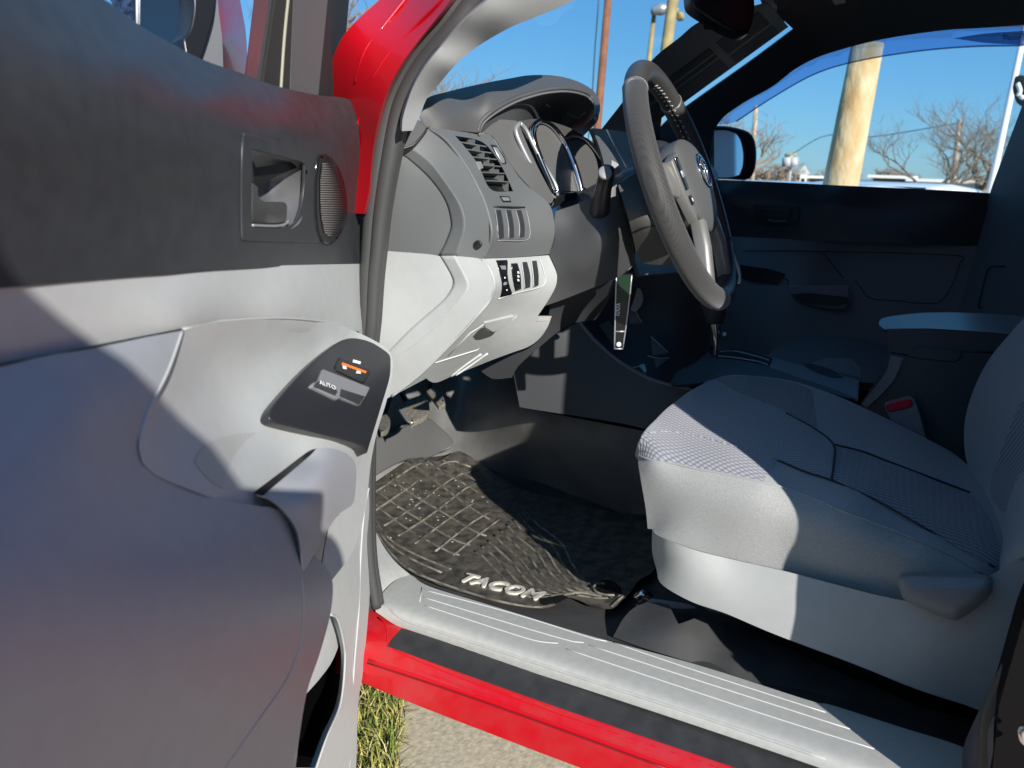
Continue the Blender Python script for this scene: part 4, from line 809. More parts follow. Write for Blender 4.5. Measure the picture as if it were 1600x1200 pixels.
lines('seam_line', [[(1228, 645), (1275, 671), (1302, 694), (1303, 722), (1299, 750)], [(1302, 694), (1350, 706), (1391, 722), (1515, 769)], [(1216, 719), (1258, 737), (1298, 750), (1368, 781), (1445, 825), (1554, 886)]], FS, .0016, mat('seam_dark', (.04, .04, .05), .9), seat, lift=.0042)
lines('front_seam', [[(1013, 676), (1045, 674), (1090, 681), (1150, 698), (1216, 720)]], FS, .0013, M_mesh, seat, lift=.0018)
FT = F([(1019, 827, 'X', -.56), (1030, 838, 'X', -.592), (1135, 872, 'X', -.60), (1224, 892, 'X', -.604), (1403, 938, 'X', -.608), (1600, 868, 'X', -.61), (1600, 960, 'X', -.615), (1032, 911, 'X', -.585), (1100, 948, 'X', -.604), (1333, 1037, 'X', -.61), (1530, 1110, 'X', -.60), (1250, 960, 'X', -.614), (1450, 1000, 'X', -.618), (1120, 910, 'X', -.609), (1019, 870, 'X', -.568)])
tr = relief('seat_side_trim', [(1019, 827), (1031, 838), (1081, 858), (1135, 872), (1224, 892), (1300, 912), (1380, 932), (1440, 940), (1500, 925), (1560, 893), (1600, 868), (1680, 830), (1680, 1180), (1600, 1150), (1530, 1110), (1433, 1077), (1333, 1037), (1213, 992), (1135, 959), (1080, 940), (1034, 913), (1026, 890), (1019, 862)], FT, M_light, seat, step=11, th=.01, lift=.002, corner=60)
relief('seat_lever', [(1402, 908), (1404, 903), (1420, 901), (1480, 902), (1533, 905), (1546, 907), (1550, 913), (1549, 927), (1527, 950), (1500, 968), (1490, 970), (1467, 963), (1417, 940), (1408, 928)], FT, mat('lever_grey', (.20, .205, .21), .4), seat, step=9, th=.02, lift=.022, bev=.006, seg=4, corner=60, bulge=.008)
# backrest
FB = F([(1575, 525, 'X', -.16), (1545, 562, 'X', -.16), (1522, 607, 'X', -.16), (1508, 655, 'X', -.17), (1507, 700, 'X', -.18), (1515, 735, 'X', -.2), (1560, 850, 'X', -.45), (1562, 893, 'X', -.57), (1600, 868, 'X', -.60), (1600, 600, 'X', -.30), (1600, 700, 'X', -.38), (1580, 800, 'X', -.44), (1660, 700, 'X', -.50), (1660, 500, 'X', -.25), (1660, 850, 'X', -.58)])
relief('backrest', [(1660, 440), (1605, 492), (1575, 525), (1545, 562), (1522, 607), (1508, 655), (1507, 700), (1515, 735), (1540, 790), (1560, 850), (1562, 893), (1605, 868), (1700, 840), (1740, 600)], FB, M_fab2, seat, step=11, th=.03, corner=70)
relief('mesh_insert', [(1605, 615), (1585, 650), (1566, 700), (1550, 745), (1548, 775), (1565, 800), (1680, 790), (1690, 600)], FB, M_mesh2, seat, step=10, th=.002, lift=.0015)
relief('backrest_bolster', [(1604, 735), (1590, 748), (1578, 775), (1570, 810), (1566, 850), (1566, 890), (1605, 866), (1700, 840), (1700, 700)], FB, M_fab, seat, step=9, th=.03, lift=.02, bev=.006, seg=3, bulge=.012, corner=60)
bm = bmesh.new(); bx(bm, -.53, -.22, -.20, .22, .54, .66); bx(bm, -.50, -.24, -.46, -.30, .66, 1.30); fin('seat_frame', bm, M_black, seat, bev=.03)
tube('seat_rail', [(-.50, .30, .485), (-.50, -.2, .485)], .010, M_black, truck, spline=False)
tube('rail_end', [P(995, 935, 'Z', .49), P(1005, 928, 'Z', .50), P(1015, 932, 'Z', .49)], .008, M_chrome, truck, seg=12)
relief('rail_bracket', [(1000, 946), (1018, 935), (1040, 938), (1075, 944), (1088, 950), (1060, 951), (1030, 945)], [(1000, 946, 'Z', .49), (1018, 935, 'Z', .495), (1088, 950, 'Z', .49)], M_silver, truck, step=8, th=.006)
# moulded hump of vinyl beside the rail
Fhm = F([(960, 990, 'Z', .485), (1000, 950, 'Z', .50), (1030, 945, 'Z', .51), (1160, 984, 'Z', .505), (1265, 1090, 'Z', .485), (1100, 1040, 'Z', .485), (1060, 985, 'Z', .515), (1150, 1030, 'Z', .5)])
relief('vinyl_hump', [(958, 995), (975, 965), (995, 947), (1020, 941), (1045, 945), (1060, 975), (1110, 965), (1200, 1000), (1310, 1050), (1480, 1120), (1500, 1163), (1263, 1093), (1100, 1041), (1010, 1014)], Fhm, M_vinyl2, truck, step=11, th=.01, lift=.0)

# ---------------------------------------------------------------- passenger side
PD = .70
Fpu = F([(1120, 281, 'X', PD+.03), (1300, 289, 'X', PD+.03), (1560, 302, 'X', PD+.03), (1130, 300, 'X', PD), (1300, 306, 'X', PD), (1540, 320, 'X', PD), (1150, 370, 'X', PD+.01), (1530, 383, 'X', PD+.01), (1300, 340, 'X', PD-.01)])
pdoor = relief('passenger_door', [(1080, 366), (1150, 370), (1300, 376), (1530, 384), (1520, 430), (1490, 560), (1400, 620), (1150, 560), (1080, 500), (1060, 430)], F([(1080, 366, 'X', PD+.0), (1150, 370, 'X', PD), (1300, 376, 'X', PD), (1530, 383, 'X', PD), (1490, 560, 'X', PD-.0), (1150, 540, 'X', PD-.01), (1300, 420, 'X', PD+.015), (1260, 450, 'X', PD-.03), (1200, 430, 'X', PD-.02), (1250, 490, 'X', PD-.03), (1420, 430, 'X', PD+.01)]), mat('shaded_passenger_trim', (.28, .285, .29), .55), truck, step=13, th=.03)  # same light grey trim, darkened for the shaded far side
Fpl = F([(1150, 370, 'X', PD-.004), (1530, 383, 'X', PD-.004), (1300, 560, 'X', PD-.035)])
relief('upper_trim', [(1115, 281), (1200, 284), (1300, 289), (1470, 297), (1552, 302), (1545, 330), (1530, 385), (1300, 377), (1150, 371), (1080, 367), (1080, 285)], Fpu, mat('far_door_top', (.07, .072, .078), .35), pdoor, step=11, th=.02, lift=.004)
relief('handle_bezel', [(1177, 318), (1250, 322), (1248, 352), (1200, 352), (1180, 346)], Fpu, M_dark, pdoor, step=7, th=.004, lift=.008, bev=.002)
relief('inner_handle', [(1186, 326), (1238, 328), (1234, 346), (1196, 345)], Fpu, M_black, pdoor, step=7, th=.004, lift=.01, bev=.002)
lines('pull_edge', [[(1200, 344), (1215, 346), (1230, 345)]], Fpu, .003, M_grey, pdoor, lift=.014)
gp = F([(1150, 370, 'X', PD-.02), (1530, 383, 'X', PD-.02), (1300, 560, 'X', PD-.045)])
lines('panel_line', [[(1160, 392), (1240, 392), (1290, 393), (1400, 395), (1500, 400), (1500, 410), (1490, 440), (1480, 458), (1460, 474), (1400, 470), (1360, 466), (1345, 450), (1335, 436)], [(1285, 394), (1300, 412), (1318, 434)], [(1160, 428), (1225, 434), (1232, 452), (1245, 470)]], gp, .0014, M_black, pdoor)
relief('door_pocket', [(1228, 446), (1326, 446), (1328, 470), (1320, 484), (1290, 482), (1250, 474), (1236, 462)], gp, mat('shaded_passenger_trim_soft', (.31, .315, .32), .6), pdoor, step=8, th=.01, lift=.01, bev=.004)  # light grey darkened for shade, as on the door panel
relief('pull_cup', [(1236, 460), (1260, 458), (1325, 464), (1325, 474), (1300, 477), (1250, 471)], gp, M_black, pdoor, step=8, th=.003, lift=.022)
relief('pull_cup', [(1155, 414), (1200, 420), (1228, 428), (1215, 445), (1180, 440), (1155, 434)], gp, M_black, pdoor, step=8, th=.003, lift=.004)
# window glass and visor
Fpg = F([(1123, 192, 'X', .73), (1381, 61, 'X', .70), (1600, 40, 'X', .69), (1130, 283, 'X', .75), (1547, 303, 'X', .75)])
relief('side_window', [(1105, 200), (1160, 160), (1206, 134), (1272, 90), (1316, 75), (1381, 59), (1469, 46), (1640, 34), (1600, 180), (1547, 308), (1469, 303), (1294, 299), (1105, 288)], Fpg, M_glass, pdoor, step=30, th=.004)
Fvz = F([(1127, 192, 'X', .78), (1381, 61, 'X', .76), (1600, 40, 'X', .75), (1600, 71, 'X', .79), (1272, 116, 'X', .80), (1425, 81, 'X', .79)])
vis = relief('rain_visor', [(1118, 195), (1160, 160), (1206, 134), (1272, 90), (1316, 75), (1381, 59), (1469, 46), (1640, 30), (1640, 72), (1600, 71), (1512, 73), (1425, 81), (1337, 96), (1272, 116), (1206, 153), (1150, 190)], Fvz, M_visor, pdoor, step=16, th=.003)
lines('visor_edge', [[(1150, 190), (1206, 153), (1272, 116), (1337, 96), (1425, 81), (1512, 73), (1600, 71)]], Fvz, .0022, M_visor2, vis)
relief('visor_end', [(1490, 60), (1545, 52), (1640, 46), (1640, 71), (1600, 70), (1540, 67)], Fvz, M_visor2, vis, step=16, th=.002, lift=.006)
a = Fvz(1566, 63, .012); text('visor_lettering', 'WeatherTech', a, Fvz(1600, 62, .012)-a, Vector((0, 0, 1)), .018, M_black, vis, .0004, sx=.62)
# far pillar, header, headliner
Fhd = F([(1123, 192, 'X', .70), (1206, 136, 'X', .69), (1272, 92, 'X', .675), (1381, 61, 'X', .665), (1469, 48, 'X', .66), (1640, 36, 'X', .66), (1085, 155, 'X', .62), (1240, 45, 'X', .58), (1030, 200, 'X', .66), (1185, -5, 'X', .45), (1250, -80, 'X', .2), (1640, -80, 'X', .35), (1400, -10, 'X', .5), (1110, 280, 'X', .72), (1040, 240, 'X', .66)])
hdr = relief('roof_lining', [(1115, 290), (1110, 235), (1123, 192), (1160, 162), (1206, 136), (1240, 110), (1272, 92), (1316, 77), (1381, 61), (1469, 48), (1545, 43), (1680, 33), (1680, -120), (1180, -120), (1150, -60), (1185, -15), (1210, 18), (1240, 46), (1170, 98), (1085, 158), (1035, 196), (1020, 230), (1050, 290)], Fhd, M_head, truck, step=14, th=.02, corner=60)
relief('lining_clip', [(1300, 0), (1318, -4), (1322, 4), (1305, 8)], Fhd, M_grey, hdr, step=6, th=.004, lift=.004)
# B pillar on the far side
Frp = F([(1600, 160, 'X', .70), (1547, 304, 'X', .70), (1520, 420, 'X', .69), (1480, 560, 'X', .68), (1640, 560, 'X', .45), (1640, 200, 'X', .55)])
rp = relief('center_pillar', [(1610, 130), (1596, 168), (1572, 232), (1546, 304), (1534, 360), (1510, 440), (1480, 560), (1500, 640), (1720, 620), (1720, 100)], Frp, mat('far_pillar_trim', (.2, .205, .215), .6), truck, step=14, th=.03)
lines('belt_slot', [[(1570, 416), (1548, 417), (1540, 432), (1529, 478), (1535, 480)]], Frp, .0014, M_black, rp, lift=.004)
# far side seats, floor filler
Fps = F([(1215, 545, 'Z', .80), (1345, 590, 'Z', .80), (1300, 520, 'Z', .82), (1390, 545, 'Z', .80), (1240, 528, 'Z', .80)])
ps = relief('passenger_seat', [(1200, 555), (1215, 542), (1245, 530), (1290, 524), (1340, 530), (1400, 545), (1400, 600), (1340, 596), (1280, 578), (1237, 568)], Fps, mat('shaded_seat_cloth', (.16, .165, .17), .95), truck, step=10, th=.06)  # seat cloth darkened to carry the deep shade on this side
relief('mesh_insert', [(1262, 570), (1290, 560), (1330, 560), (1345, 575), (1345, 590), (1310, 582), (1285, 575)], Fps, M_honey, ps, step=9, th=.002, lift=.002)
box('passenger_floor', .12, .74, -.6, 1.15, .44, .47, M_vinyl2, truck)
box('passenger_side_lining', .735, .745, -1.2, 1.1, .44, 1.12, M_head, truck, bev=0)
# passenger mirror
Fpm = F([(1118, 200, 'X', .90), (1182, 240, 'X', .96), (1120, 280, 'X', .90), (1165, 282, 'X', .93)])
pm = relief('passenger_mirror', [(1108, 200), (1118, 196), (1140, 197), (1165, 203), (1177, 212), (1182, 228), (1183, 245), (1181, 262), (1175, 276), (1165, 281), (1140, 280), (1108, 279)], Fpm, M_gloss, truck, step=9, th=.06, bev=.012, seg=3, corner=60)
pmg = relief('mirror_glass', [(1116, 204), (1135, 204), (1150, 209), (1157, 220), (1161, 240), (1160, 260), (1155, 273), (1140, 277), (1116, 277)], Fplane(P(1138, 240, 'X', .905), (-.562, -.826, .085)), mat('pm_glass', (.7, .75, .8), .03, 1), pm, step=8, th=.002, lift=.035)
# windscreen, mirror, sheet
Fws = F([(841, 25, 'X', -.62), (668, 152, 'X', -.68), (1240, 45, 'X', .60), (930, 205, 'Y', .95), (1060, 190, 'X', .62)])
Fws = F([(841, 25, 'X', -.62), (668, 152, 'X', -.68), (1240, 45, 'X', .60)])
ws_ = relief('windshield', [(655, 158), (687, 128), (715, 96), (750, 68), (799, 40), (841, 23), (906, -7), (1000, -60), (1160, -60), (1215, 10), (1245, 47), (1170, 102), (1085, 160), (1040, 200), (1035, 240), (930, 215), (800, 200)], Fws, M_glass, truck, step=40, th=.004, lift=-.005)
shs = relief('window_sheet', [(1193, 5), (1206, 12), (1232, 42), (1160, 94), (1078, 153), (1034, 184), (1028, 235), (960, 222), (935, 208), (980, 150), (1018, 95), (1060, 60), (1100, 31)], Fws, M_sheet, ws_, step=14, th=.001, lift=.012, corner=30)
bm = bmesh.new()
for k in range(16):
    t = k/16; 
    for s0, s1 in ((0.02, .33), (.38, .72), (.76, .97)):
        a0 = (1190-(1190-975)*s0, 12+(170-12)*s0); a1 = (1190-(1190-975)*s1, 12+(170-12)*s1)
        dx, dy = 34*t, 34*t+3
        if random.random() < .8: tube('l', [Fws(a0[0]+dx, a0[1]+dy, .0135), Fws(a1[0]+dx, a1[1]+dy, .0135)], .0013, None, bm=bm, seg=4, spline=False)
fin('sheet_print', bm, mat('sheet_print_grey', (.05, .05, .05), .7), shs)
Fmr = F([(1085, 10, 'X', -.10), (1176, 20, 'X', -.02), (1140, 45, 'X', -.06)])
rm = relief('interior_mirror', [(1078, -30), (1080, 3), (1088, 14), (1103, 24), (1118, 34), (1140, 46), (1160, 53), (1170, 52), (1176, 40), (1180, 15), (1178, -30)], Fmr, M_black, truck, step=9, th=.03, bev=.006, seg=3)
relief('mirror_glass', [(1126, -5), (1174, 5), (1172, 25), (1167, 45), (1160, 50), (1138, 40), (1126, 30)], Fmr, mat('mirror_dark_glass', (.08, .09, .11), .05, .8), rm, step=9, th=.002, lift=.003)
tube('mirror_stem', [P(1112, 34, 'X', -.05), P(1105, 42, 'X', -.05), P(1104, -40, 'X', .0)], .007, M_black, rm)

# ---------------------------------------------------------------- near B pillar and the shell round the cabin
Fbp = F([(1503, 1190, 'X', -.70), (1530, 1110, 'X', -.70), (1567, 1027, 'X', -.70), (1600, 955, 'X', -.70), (1543, 1120, 'X', -.76), (1540, 1200, 'X', -.77), (1600, 1100, 'X', -.80), (1660, 900, 'X', -.78)])
bp_ = relief('near_pillar_trim', [(1503, 1215), (1505, 1170), (1518, 1135), (1530, 1110), (1543, 1077), (1567, 1027), (1585, 985), (1600, 950), (1640, 850), (1660, 850), (1625, 960), (1590, 1050), (1556, 1110), (1552, 1215)], Fbp, mat('near_pillar_grey', (.11, .11, .115), .6), truck, step=9, th=.012, corner=60)
tube('pillar_seal', [P(1546, 1230, 'X', -.765), P(1548, 1160, 'X', -.765), P(1556, 1105, 'X', -.765), P(1590, 1035, 'X', -.765), P(1630, 940, 'X', -.765)], .012, M_rubber, truck, seg=12)
relief('near_pillar', [(1555, 1215), (1560, 1110), (1592, 1045), (1630, 960), (1700, 1000), (1700, 1215)], F([(1555, 1215, 'X', -.775), (1592, 1045, 'X', -.775), (1700, 1100, 'X', -.79)]), M_red, truck, step=12, th=.03)
relief('jamb_shade', [(1553, 1190), (1558, 1115), (1592, 1052), (1630, 960), (1640, 1010), (1590, 1090), (1580, 1190)], F([(1555, 1215, 'X', -.78), (1592, 1045, 'X', -.78), (1700, 1100, 'X', -.80)]), M_black, truck, step=12, th=.01, lift=.004)  # black sheet stands in for the shade in the door jamb
tube('striker', [P(1606, 1138, 'X', -.82), P(1597, 1142, 'X', -.82), P(1600, 1158, 'X', -.82), P(1608, 1160, 'X', -.82)], .004, M_chrome, truck)
PIL = [(-.35, .45), (-.20, .53), (-.170, .60), (-.160, .70), (-.163, .80), (-.172, .88), (-.168, .96), (-.155, 1.04), (-.145, 1.12), (-.165, 1.30), (-.20, 1.66), (-.30, 1.72)]  # pillar edge shaped to put its shadow on the seat and sill
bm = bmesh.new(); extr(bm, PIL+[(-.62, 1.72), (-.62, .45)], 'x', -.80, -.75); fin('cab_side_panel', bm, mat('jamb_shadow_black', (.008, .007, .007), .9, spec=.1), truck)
bm = bmesh.new(); bx(bm, -.815, -.80, -.62, -.25, .45, 1.70); fin('cab_side_skin', bm, M_red, truck)
bm = bmesh.new(); bx(bm, -.80, -.75, -1.25, -.62, .45, 1.18); bx(bm, -.80, -.74, -1.25, -.62, 1.18, 1.70)  # no window opening: kept solid to hold the sun off the cabin
bx(bm, -.80, .80, -1.28, -1.25, .45, 1.74); bx(bm, .76, .80, -1.25, -.25, .45, 1.62); bx(bm, .74, .78, -.25, 1.0, .42, 1.15)
fin('cab_back_panel', bm, M_red, truck)
box('rear_quarter_glass', -.806, -.801, -1.10, -.66, 1.22, 1.60, M_gloss, truck, bev=0)
bm = bmesh.new(); extr(bm, [(-.76, 1.68), (-.70, 1.72), (-.6, 1.74), (0, 1.75), (.6, 1.72), (.74, 1.66), (.79, 1.60), (.74, 1.60), (.6, 1.63), (0, 1.68), (-.6, 1.70), (-.74, 1.67)], 'y', -1.28, .25); fin('roof', bm, M_red, truck)
bm = bmesh.new(); hexa(bm, [(-.60, .25, 1.70), (.62, .25, 1.64), (.62, .40, 1.60), (-.60, .33, 1.67), (-.60, .25, 1.73), (.62, .25, 1.70), (.62, .40, 1.63), (-.60, .33, 1.70)]); fin('roof_header', bm, M_head, truck)
# hood, fenders, firewall
bm = bmesh.new(); extr(bm, [(-.86, .55), (-.87, .95), (-.82, 1.06), (-.6, 1.10), (0, 1.13), (.6, 1.10), (.82, 1.06), (.87, .95), (.86, .55)], 'y', 1.28, 2.4); fin('front_clip', bm, M_red, truck, bev=.02)
bm = bmesh.new(); bx(bm, -.80, .80, 1.22, 1.26, .42, 1.10); bx(bm, -.84, -.76, .78, 1.26, .42, 1.10); bx(bm, .76, .84, .9, 1.26, .42, 1.10); fin('firewall', bm, M_black, truck)
for sx_ in (-1, 1):
    for yy in (2.0, -1.9):
        w_ = tube('wheel', [(sx_*.62, yy, .36), (sx_*.80, yy, .36)], .36, M_rubber, truck, seg=36, spline=False)
        tube('wheel_rim', [(sx_*.78, yy, .36), (sx_*.815, yy, .36)], .21, M_silver, w_, seg=28, spline=False)
bm = bmesh.new(); bx(bm, -.84, -.78, -3.1, -1.30, .5, 1.10); bx(bm, .78, .84, -3.1, -1.30, .5, 1.10); bx(bm, -.78, .78, -3.1, -1.30, .5, .6); bx(bm, -.78, .78, -3.1, -3.05, .6, 1.1); fin('cargo_bed', bm, M_red, truck, bev=.01)

# ================================================================== things lying or hanging in the cabin
Fma = F([(583, 756, 'Z', .478), (640, 717, 'Z', .49), (724, 707, 'Z', .48), (752, 724, 'Z', .472), (875, 780, 'Z', .472), (1011, 805, 'Z', .478), (969, 941, 'Z', .482), (864, 948, 'Z', .482), (700, 920, 'Z', .484), (602, 861, 'Z', .482), (583, 822, 'Z', .48),
         (700, 800, 'Z', .468), (800, 850, 'Z', .468), (900, 870, 'Z', .470), (640, 790, 'Z', .468), (960, 900, 'Z', .474)])
ma_out = [(560, 768), (583, 757), (610, 738), (640, 718), (661, 714), (682, 721), (710, 706), (724, 707), (752, 724), (775, 742), (805, 760), (840, 772), (875, 780), (915, 791), (955, 800), (1011, 806), (1030, 840), (1022, 890), (1000, 905), (985, 925), (969, 940), (955, 951), (927, 948), (905, 938), (885, 934), (864, 947), (840, 951), (805, 947), (760, 936), (700, 919), (665, 905), (637, 891), (615, 874), (602, 860), (585, 828), (560, 800)]
mt_ = relief('floor_mat', ma_out, Fma, M_mat, None, step=11, th=.005, lift=.003, corner=60)
tag(mt_, 'dusty black rubber mat with moulded grid and waves on the driver floor', 'floor mat')
gr = []
for pl in ([(583, 771), (640, 733), (664, 722)], [(583, 800), (640, 761), (700, 722), (735, 730)], [(600, 822), (650, 790), (712, 745), (748, 735)], [(622, 838), (680, 800), (730, 762), (760, 752)], [(648, 850), (700, 812), (742, 785)], [(680, 862), (730, 822), (765, 800)], [(708, 868), (745, 838), (780, 812)],
           [(610, 748), (640, 770), (690, 800), (740, 830), (760, 838)], [(585, 765), (620, 790), (660, 815), (712, 845), (735, 852)], [(583, 785), (610, 808), (650, 835), (700, 862), (718, 868)], [(640, 722), (680, 752), (730, 790), (765, 812)], [(665, 720), (700, 742), (740, 765), (755, 778)], [(690, 718), (716, 735), (745, 752)]):
    gr.append(pl)
lines('mat_grid', gr, Fma, .0032, M_dust, mt_, lift=.0016, seg=6)
wv = []
for i in range(9):
    s0 = i*11
    wv.append([(742+s0*.9, 862-s0*.75), (752+s0, 868-s0*.55), (775+s0*1.15, 892-s0*.5), (800+s0*1.1, 916-s0*.35), (838+s0*1.0, 936-s0*.22), (880+s0*.8, 928-s0*.05), (930+s0*.3, 932+s0*.02)][:6 if i < 3 else 7])
lines('mat_waves', wv, Fma, .0034, M_dust, mt_, lift=.0020, seg=6)
lines('mat_border', [[(583, 808), (604, 838), (640, 862), (690, 884), (705, 890)], [(583, 816), (606, 848), (640, 872), (690, 895)], [(583, 826), (612, 866), (650, 895), (720, 922), (790, 942), (840, 949), (866, 944)], [(955, 948), (966, 938), (972, 930), (940, 935), (900, 930)]], Fma, .0028, M_dust, mt_, lift=.003, seg=6)
a, b, c = Fma(713, 906, .006), Fma(842, 938, .006), Fma(722, 893, .006)
text('mat_lettering', 'TACOM', a, b-a, c-a, .047, mat('raised_letters', (.55, .52, .45), .7), mt_, .0022, bold=.0012, shear=.25, sx=.95)
relief('mat_flap', [(843, 934), (870, 927), (888, 933), (866, 944), (846, 944)], Fma, M_black, mt_, step=7, th=.003, lift=.008)
relief('mat_hook', [(928, 914), (940, 906), (956, 906), (970, 916), (972, 926), (955, 932), (935, 928)], Fma, M_gloss, mt_, step=6, th=.005, lift=.012, bev=.002)
tube('hook_ring', [Fma(x, y, .016) for x, y in ((945, 912), (933, 912), (927, 918), (932, 925), (945, 929), (960, 930))], .0022, M_dust, mt_, seg=8)
disc('hook_pin', Fma(948, 915, .02), (0, 0, 1), .006, .006, M_silver, mt_, bev=.001)
bm = bmesh.new()
for k in range(75):
    x = random.gauss(650, 45); y = random.gauss(790, 32)
    if not inpoly(x, y, ma_out) or x < 585: continue
    c_ = Fma(x, y, .0042); s_ = random.uniform(.0006, .0022)
    bmesh.ops.create_icosphere(bm, subdivisions=1, radius=s_, matrix=Matrix.Translation(c_)@Matrix.Diagonal((1, 1.4, .5, 1)))
g_ = fin('grit_crumbs', bm, M_crumb, mt_); g_['kind'] = 'stuff'
# strap hanging from the ignition
Fst = F([(963, 430, 'X', -.45), (990, 430, 'X', -.44), (966, 546, 'X', -.42)])
lan = relief('key_lanyard', [(962, 428), (988, 428), (984, 470), (978, 516), (973, 546), (959, 546), (960, 510), (963, 470)], Fst, M_black, None, step=8, th=.002, corner=60)
tag(lan, 'black key strap with white lettering hanging below the steering column', 'key strap')
relief('green_end', [(965, 430), (986, 430), (983, 468), (965, 474)], Fst, mat('strap_green', (.006, .03, .012), .5), lan, step=8, th=.001, lift=.0012)
lines('strap_edge', [[(963, 430), (961, 500), (960, 545)], [(987, 430), (982, 480), (973, 545)], [(960, 545), (973, 545)], [(961, 518), (977, 518)]], Fst, .0014, M_silver, lan, lift=.001, n=8)
a = Fst(968, 494, .002); text('strap_lettering', 'TOYOTA', a, Fst(970, 466, .002)-a, Fst(962, 494, .002)-a, .011, M_white, lan, .0003, bold=.0002, sx=.5)
disc('strap_rivet', Fst(967, 538, .002), (-1, -.4, .3), .004, .002, M_silver, lan)

# ================================================================== setting
M_conc = mat('concrete', (.74, .64, .47), .9, bump=.35, bscale=120, bdist=.003, col2=(.50, .44, .33), vscale=70, detail=8)
M_asph = mat('asphalt', (.09, .09, .09), .9, bump=.5, bscale=80, bdist=.01, var=.2, vscale=3)
bm = bmesh.new(); v = [bm.verts.new(p) for p in ((-900, -900, -.02), (1500, -900, -.02), (1500, 1500, -.02), (-900, 1500, -.02))]; bm.faces.new(v); tag(fin('ground', bm, M_asph), kind='structure')
p0, p1 = P(624, 1089, 'Z', 0), P(613, 1200, 'Z', 0); dr = (p1-p0).normalized()
e0 = p0-dr*4; e1 = p0+dr*5; sd = Vector((-dr.y, dr.x, 0)); 
if sd.dot(Vector(RM@np.array([1., 0, 0]))) < 0: sd = -sd
bm = bmesh.new(); hexa(bm, [e0+Vector((0, 0, -.2)), e1+Vector((0, 0, -.2)), e1+sd*3+Vector((0, 0, -.2)), e0+sd*3+Vector((0, 0, -.2)), e0, e1, e1+sd*3, e0+sd*3])
tag(fin('sidewalk', bm, M_conc, None, bev=.01), kind='structure')
gb0 = e0-sd*.02; gb1 = e1-sd*.02; z_ = Vector((0, 0, -.035))
bm = bmesh.new(); v = [bm.verts.new(q+z_) for q in (gb0, gb1, gb1-sd*5, gb0-sd*5)]; bm.faces.new(v); tag(fin('soil', bm, mat('soil', (.05, .045, .02), .95, bump=1, bscale=40, bdist=.02, var=.4, vscale=20)), kind='structure')
# grass blades
bm = bmesh.new(); rg = random.Random(3)
mats = [mat('grass_dry', (.48, .42, .12), .7), mat('grass_green', (.17, .24, .03), .7), mat('grass_straw', (.62, .55, .26), .7)]
bcol = []
for k in range(26000):
    s_ = rg.random()*2.2; d_ = rg.random()**1.3*1.1
    q = p0+dr*(s_-1.1)-sd*(d_-.01)+Vector((0, 0, -.03)); h = rg.uniform(.035, .085); an = rg.random()*6.28; l = rg.uniform(.1, 1.1)
    dv = Vector((math.cos(an), math.sin(an), 0)); wv_ = Vector((-dv.y, dv.x, 0))*rg.uniform(.0012, .0026)
    pts = [q-wv_, q+wv_, q+dv*h*l*.35+Vector((0, 0, h*.6))+wv_*.8, q+dv*h*l*.35+Vector((0, 0, h*.6))-wv_*.8]
    vs = [bm.verts.new(p) for p in pts]; tip = bm.verts.new(q+dv*h*l+Vector((0, 0, h*.85)))
    mi = rg.choice((0, 0, 1, 1, 2))
    f1 = bm.faces.new(vs); f2 = bm.faces.new((vs[3], vs[2], tip)); f1.material_index = f2.material_index = mi
me = bpy.data.meshes.new('grass'); bm.to_mesh(me); bm.free(); gobj = link('grass', me, mats); tag(gobj, 'dry yellow and green turf beside the paved path', 'grass', kind='stuff')

# ---- background, at real distances
def base(px, dist, z=0):
    r = ray(px, 300); h = math.hypot(r[0], r[1]); return Vector((CAM[0]+r[0]/h*dist, CAM[1]+r[1]/h*dist, z))
def down(px, py, dist, ref):                                      # leaning pole: carry the line on to the ground
    a1 = P(*ref, 'F', dist); b1 = P(px, py, 'F', dist); t = b1.z/(a1.z-b1.z) if abs(a1.z-b1.z) > 1e-6 else 0
    return b1+(b1-a1)*t
def pole(name, top, bot, dist, r0, r1, mt_p, label, cat='pole', group=None, ext=0):
    A = P(*top, 'F', dist); B = P(*bot, 'F', dist); d = (A-B)
    if ext: A = A+d.normalized()*ext
    G = B-d*(B.z/d.z)
    root = empty(name, G)
    o = tube('shaft', [G-G, (B-G), (A-G)], [r1, r1*.98, r0], mt_p, root, seg=20, spline=False)
    tag(root, label, cat, group); return root, A-G
M_wood = mat('weathered_pole', (.66, .56, .36), .75, bump=.8, bscale=16, bdist=.02, col2=(.50, .32, .13), vscale=7, detail=10, stretch=(1, 1, .5))
pole('wooden_pole', (1356, 68), (1312, 297), 5.5, .092, .112, M_wood, 'thick pale wooden pole with rusty orange stains just beyond the passenger window', 'pole', ext=0)
M_brown = mat('brown_pole', (.30, .12, .06), .8, col2=(.20, .08, .04), vscale=4); M_tan = mat('tan_pole', (.45, .36, .16), .8, col2=(.3, .22, .1), vscale=4)
pole('utility_pole', (951, -10), (933, 200), 22, .085, .11, M_brown, 'slender reddish brown pole seen through the windshield', 'pole', ext=3)
rt, tp = pole('utility_pole', (1053, -10), (1042, 70), 14, .085, .095, M_tan, 'tan wooden pole seen at the top of the windshield behind the grey sheet', 'pole', ext=2)
rl, tl = pole('street_lamp', (1022, 22), (1014, 95), 16, .04, .05, M_tan, 'small lamp on a thin post left of the tan wooden pole', 'street lamp')
G = rl.location; 
tube('lamp_arm', [tl, P(1021, 15, 'F', 16)-G, P(1032, 12, 'F', 16)-G, P(1060, 17, 'F', 16)-G], .05, M_tan, rl)
tube('lamp_head', [P(1019, 17, 'F', 15.8)-G, P(1034, 14, 'F', 15.8)-G, P(1046, 13, 'F', 15.8)-G], [.07, .11, .05], M_silver, rl)
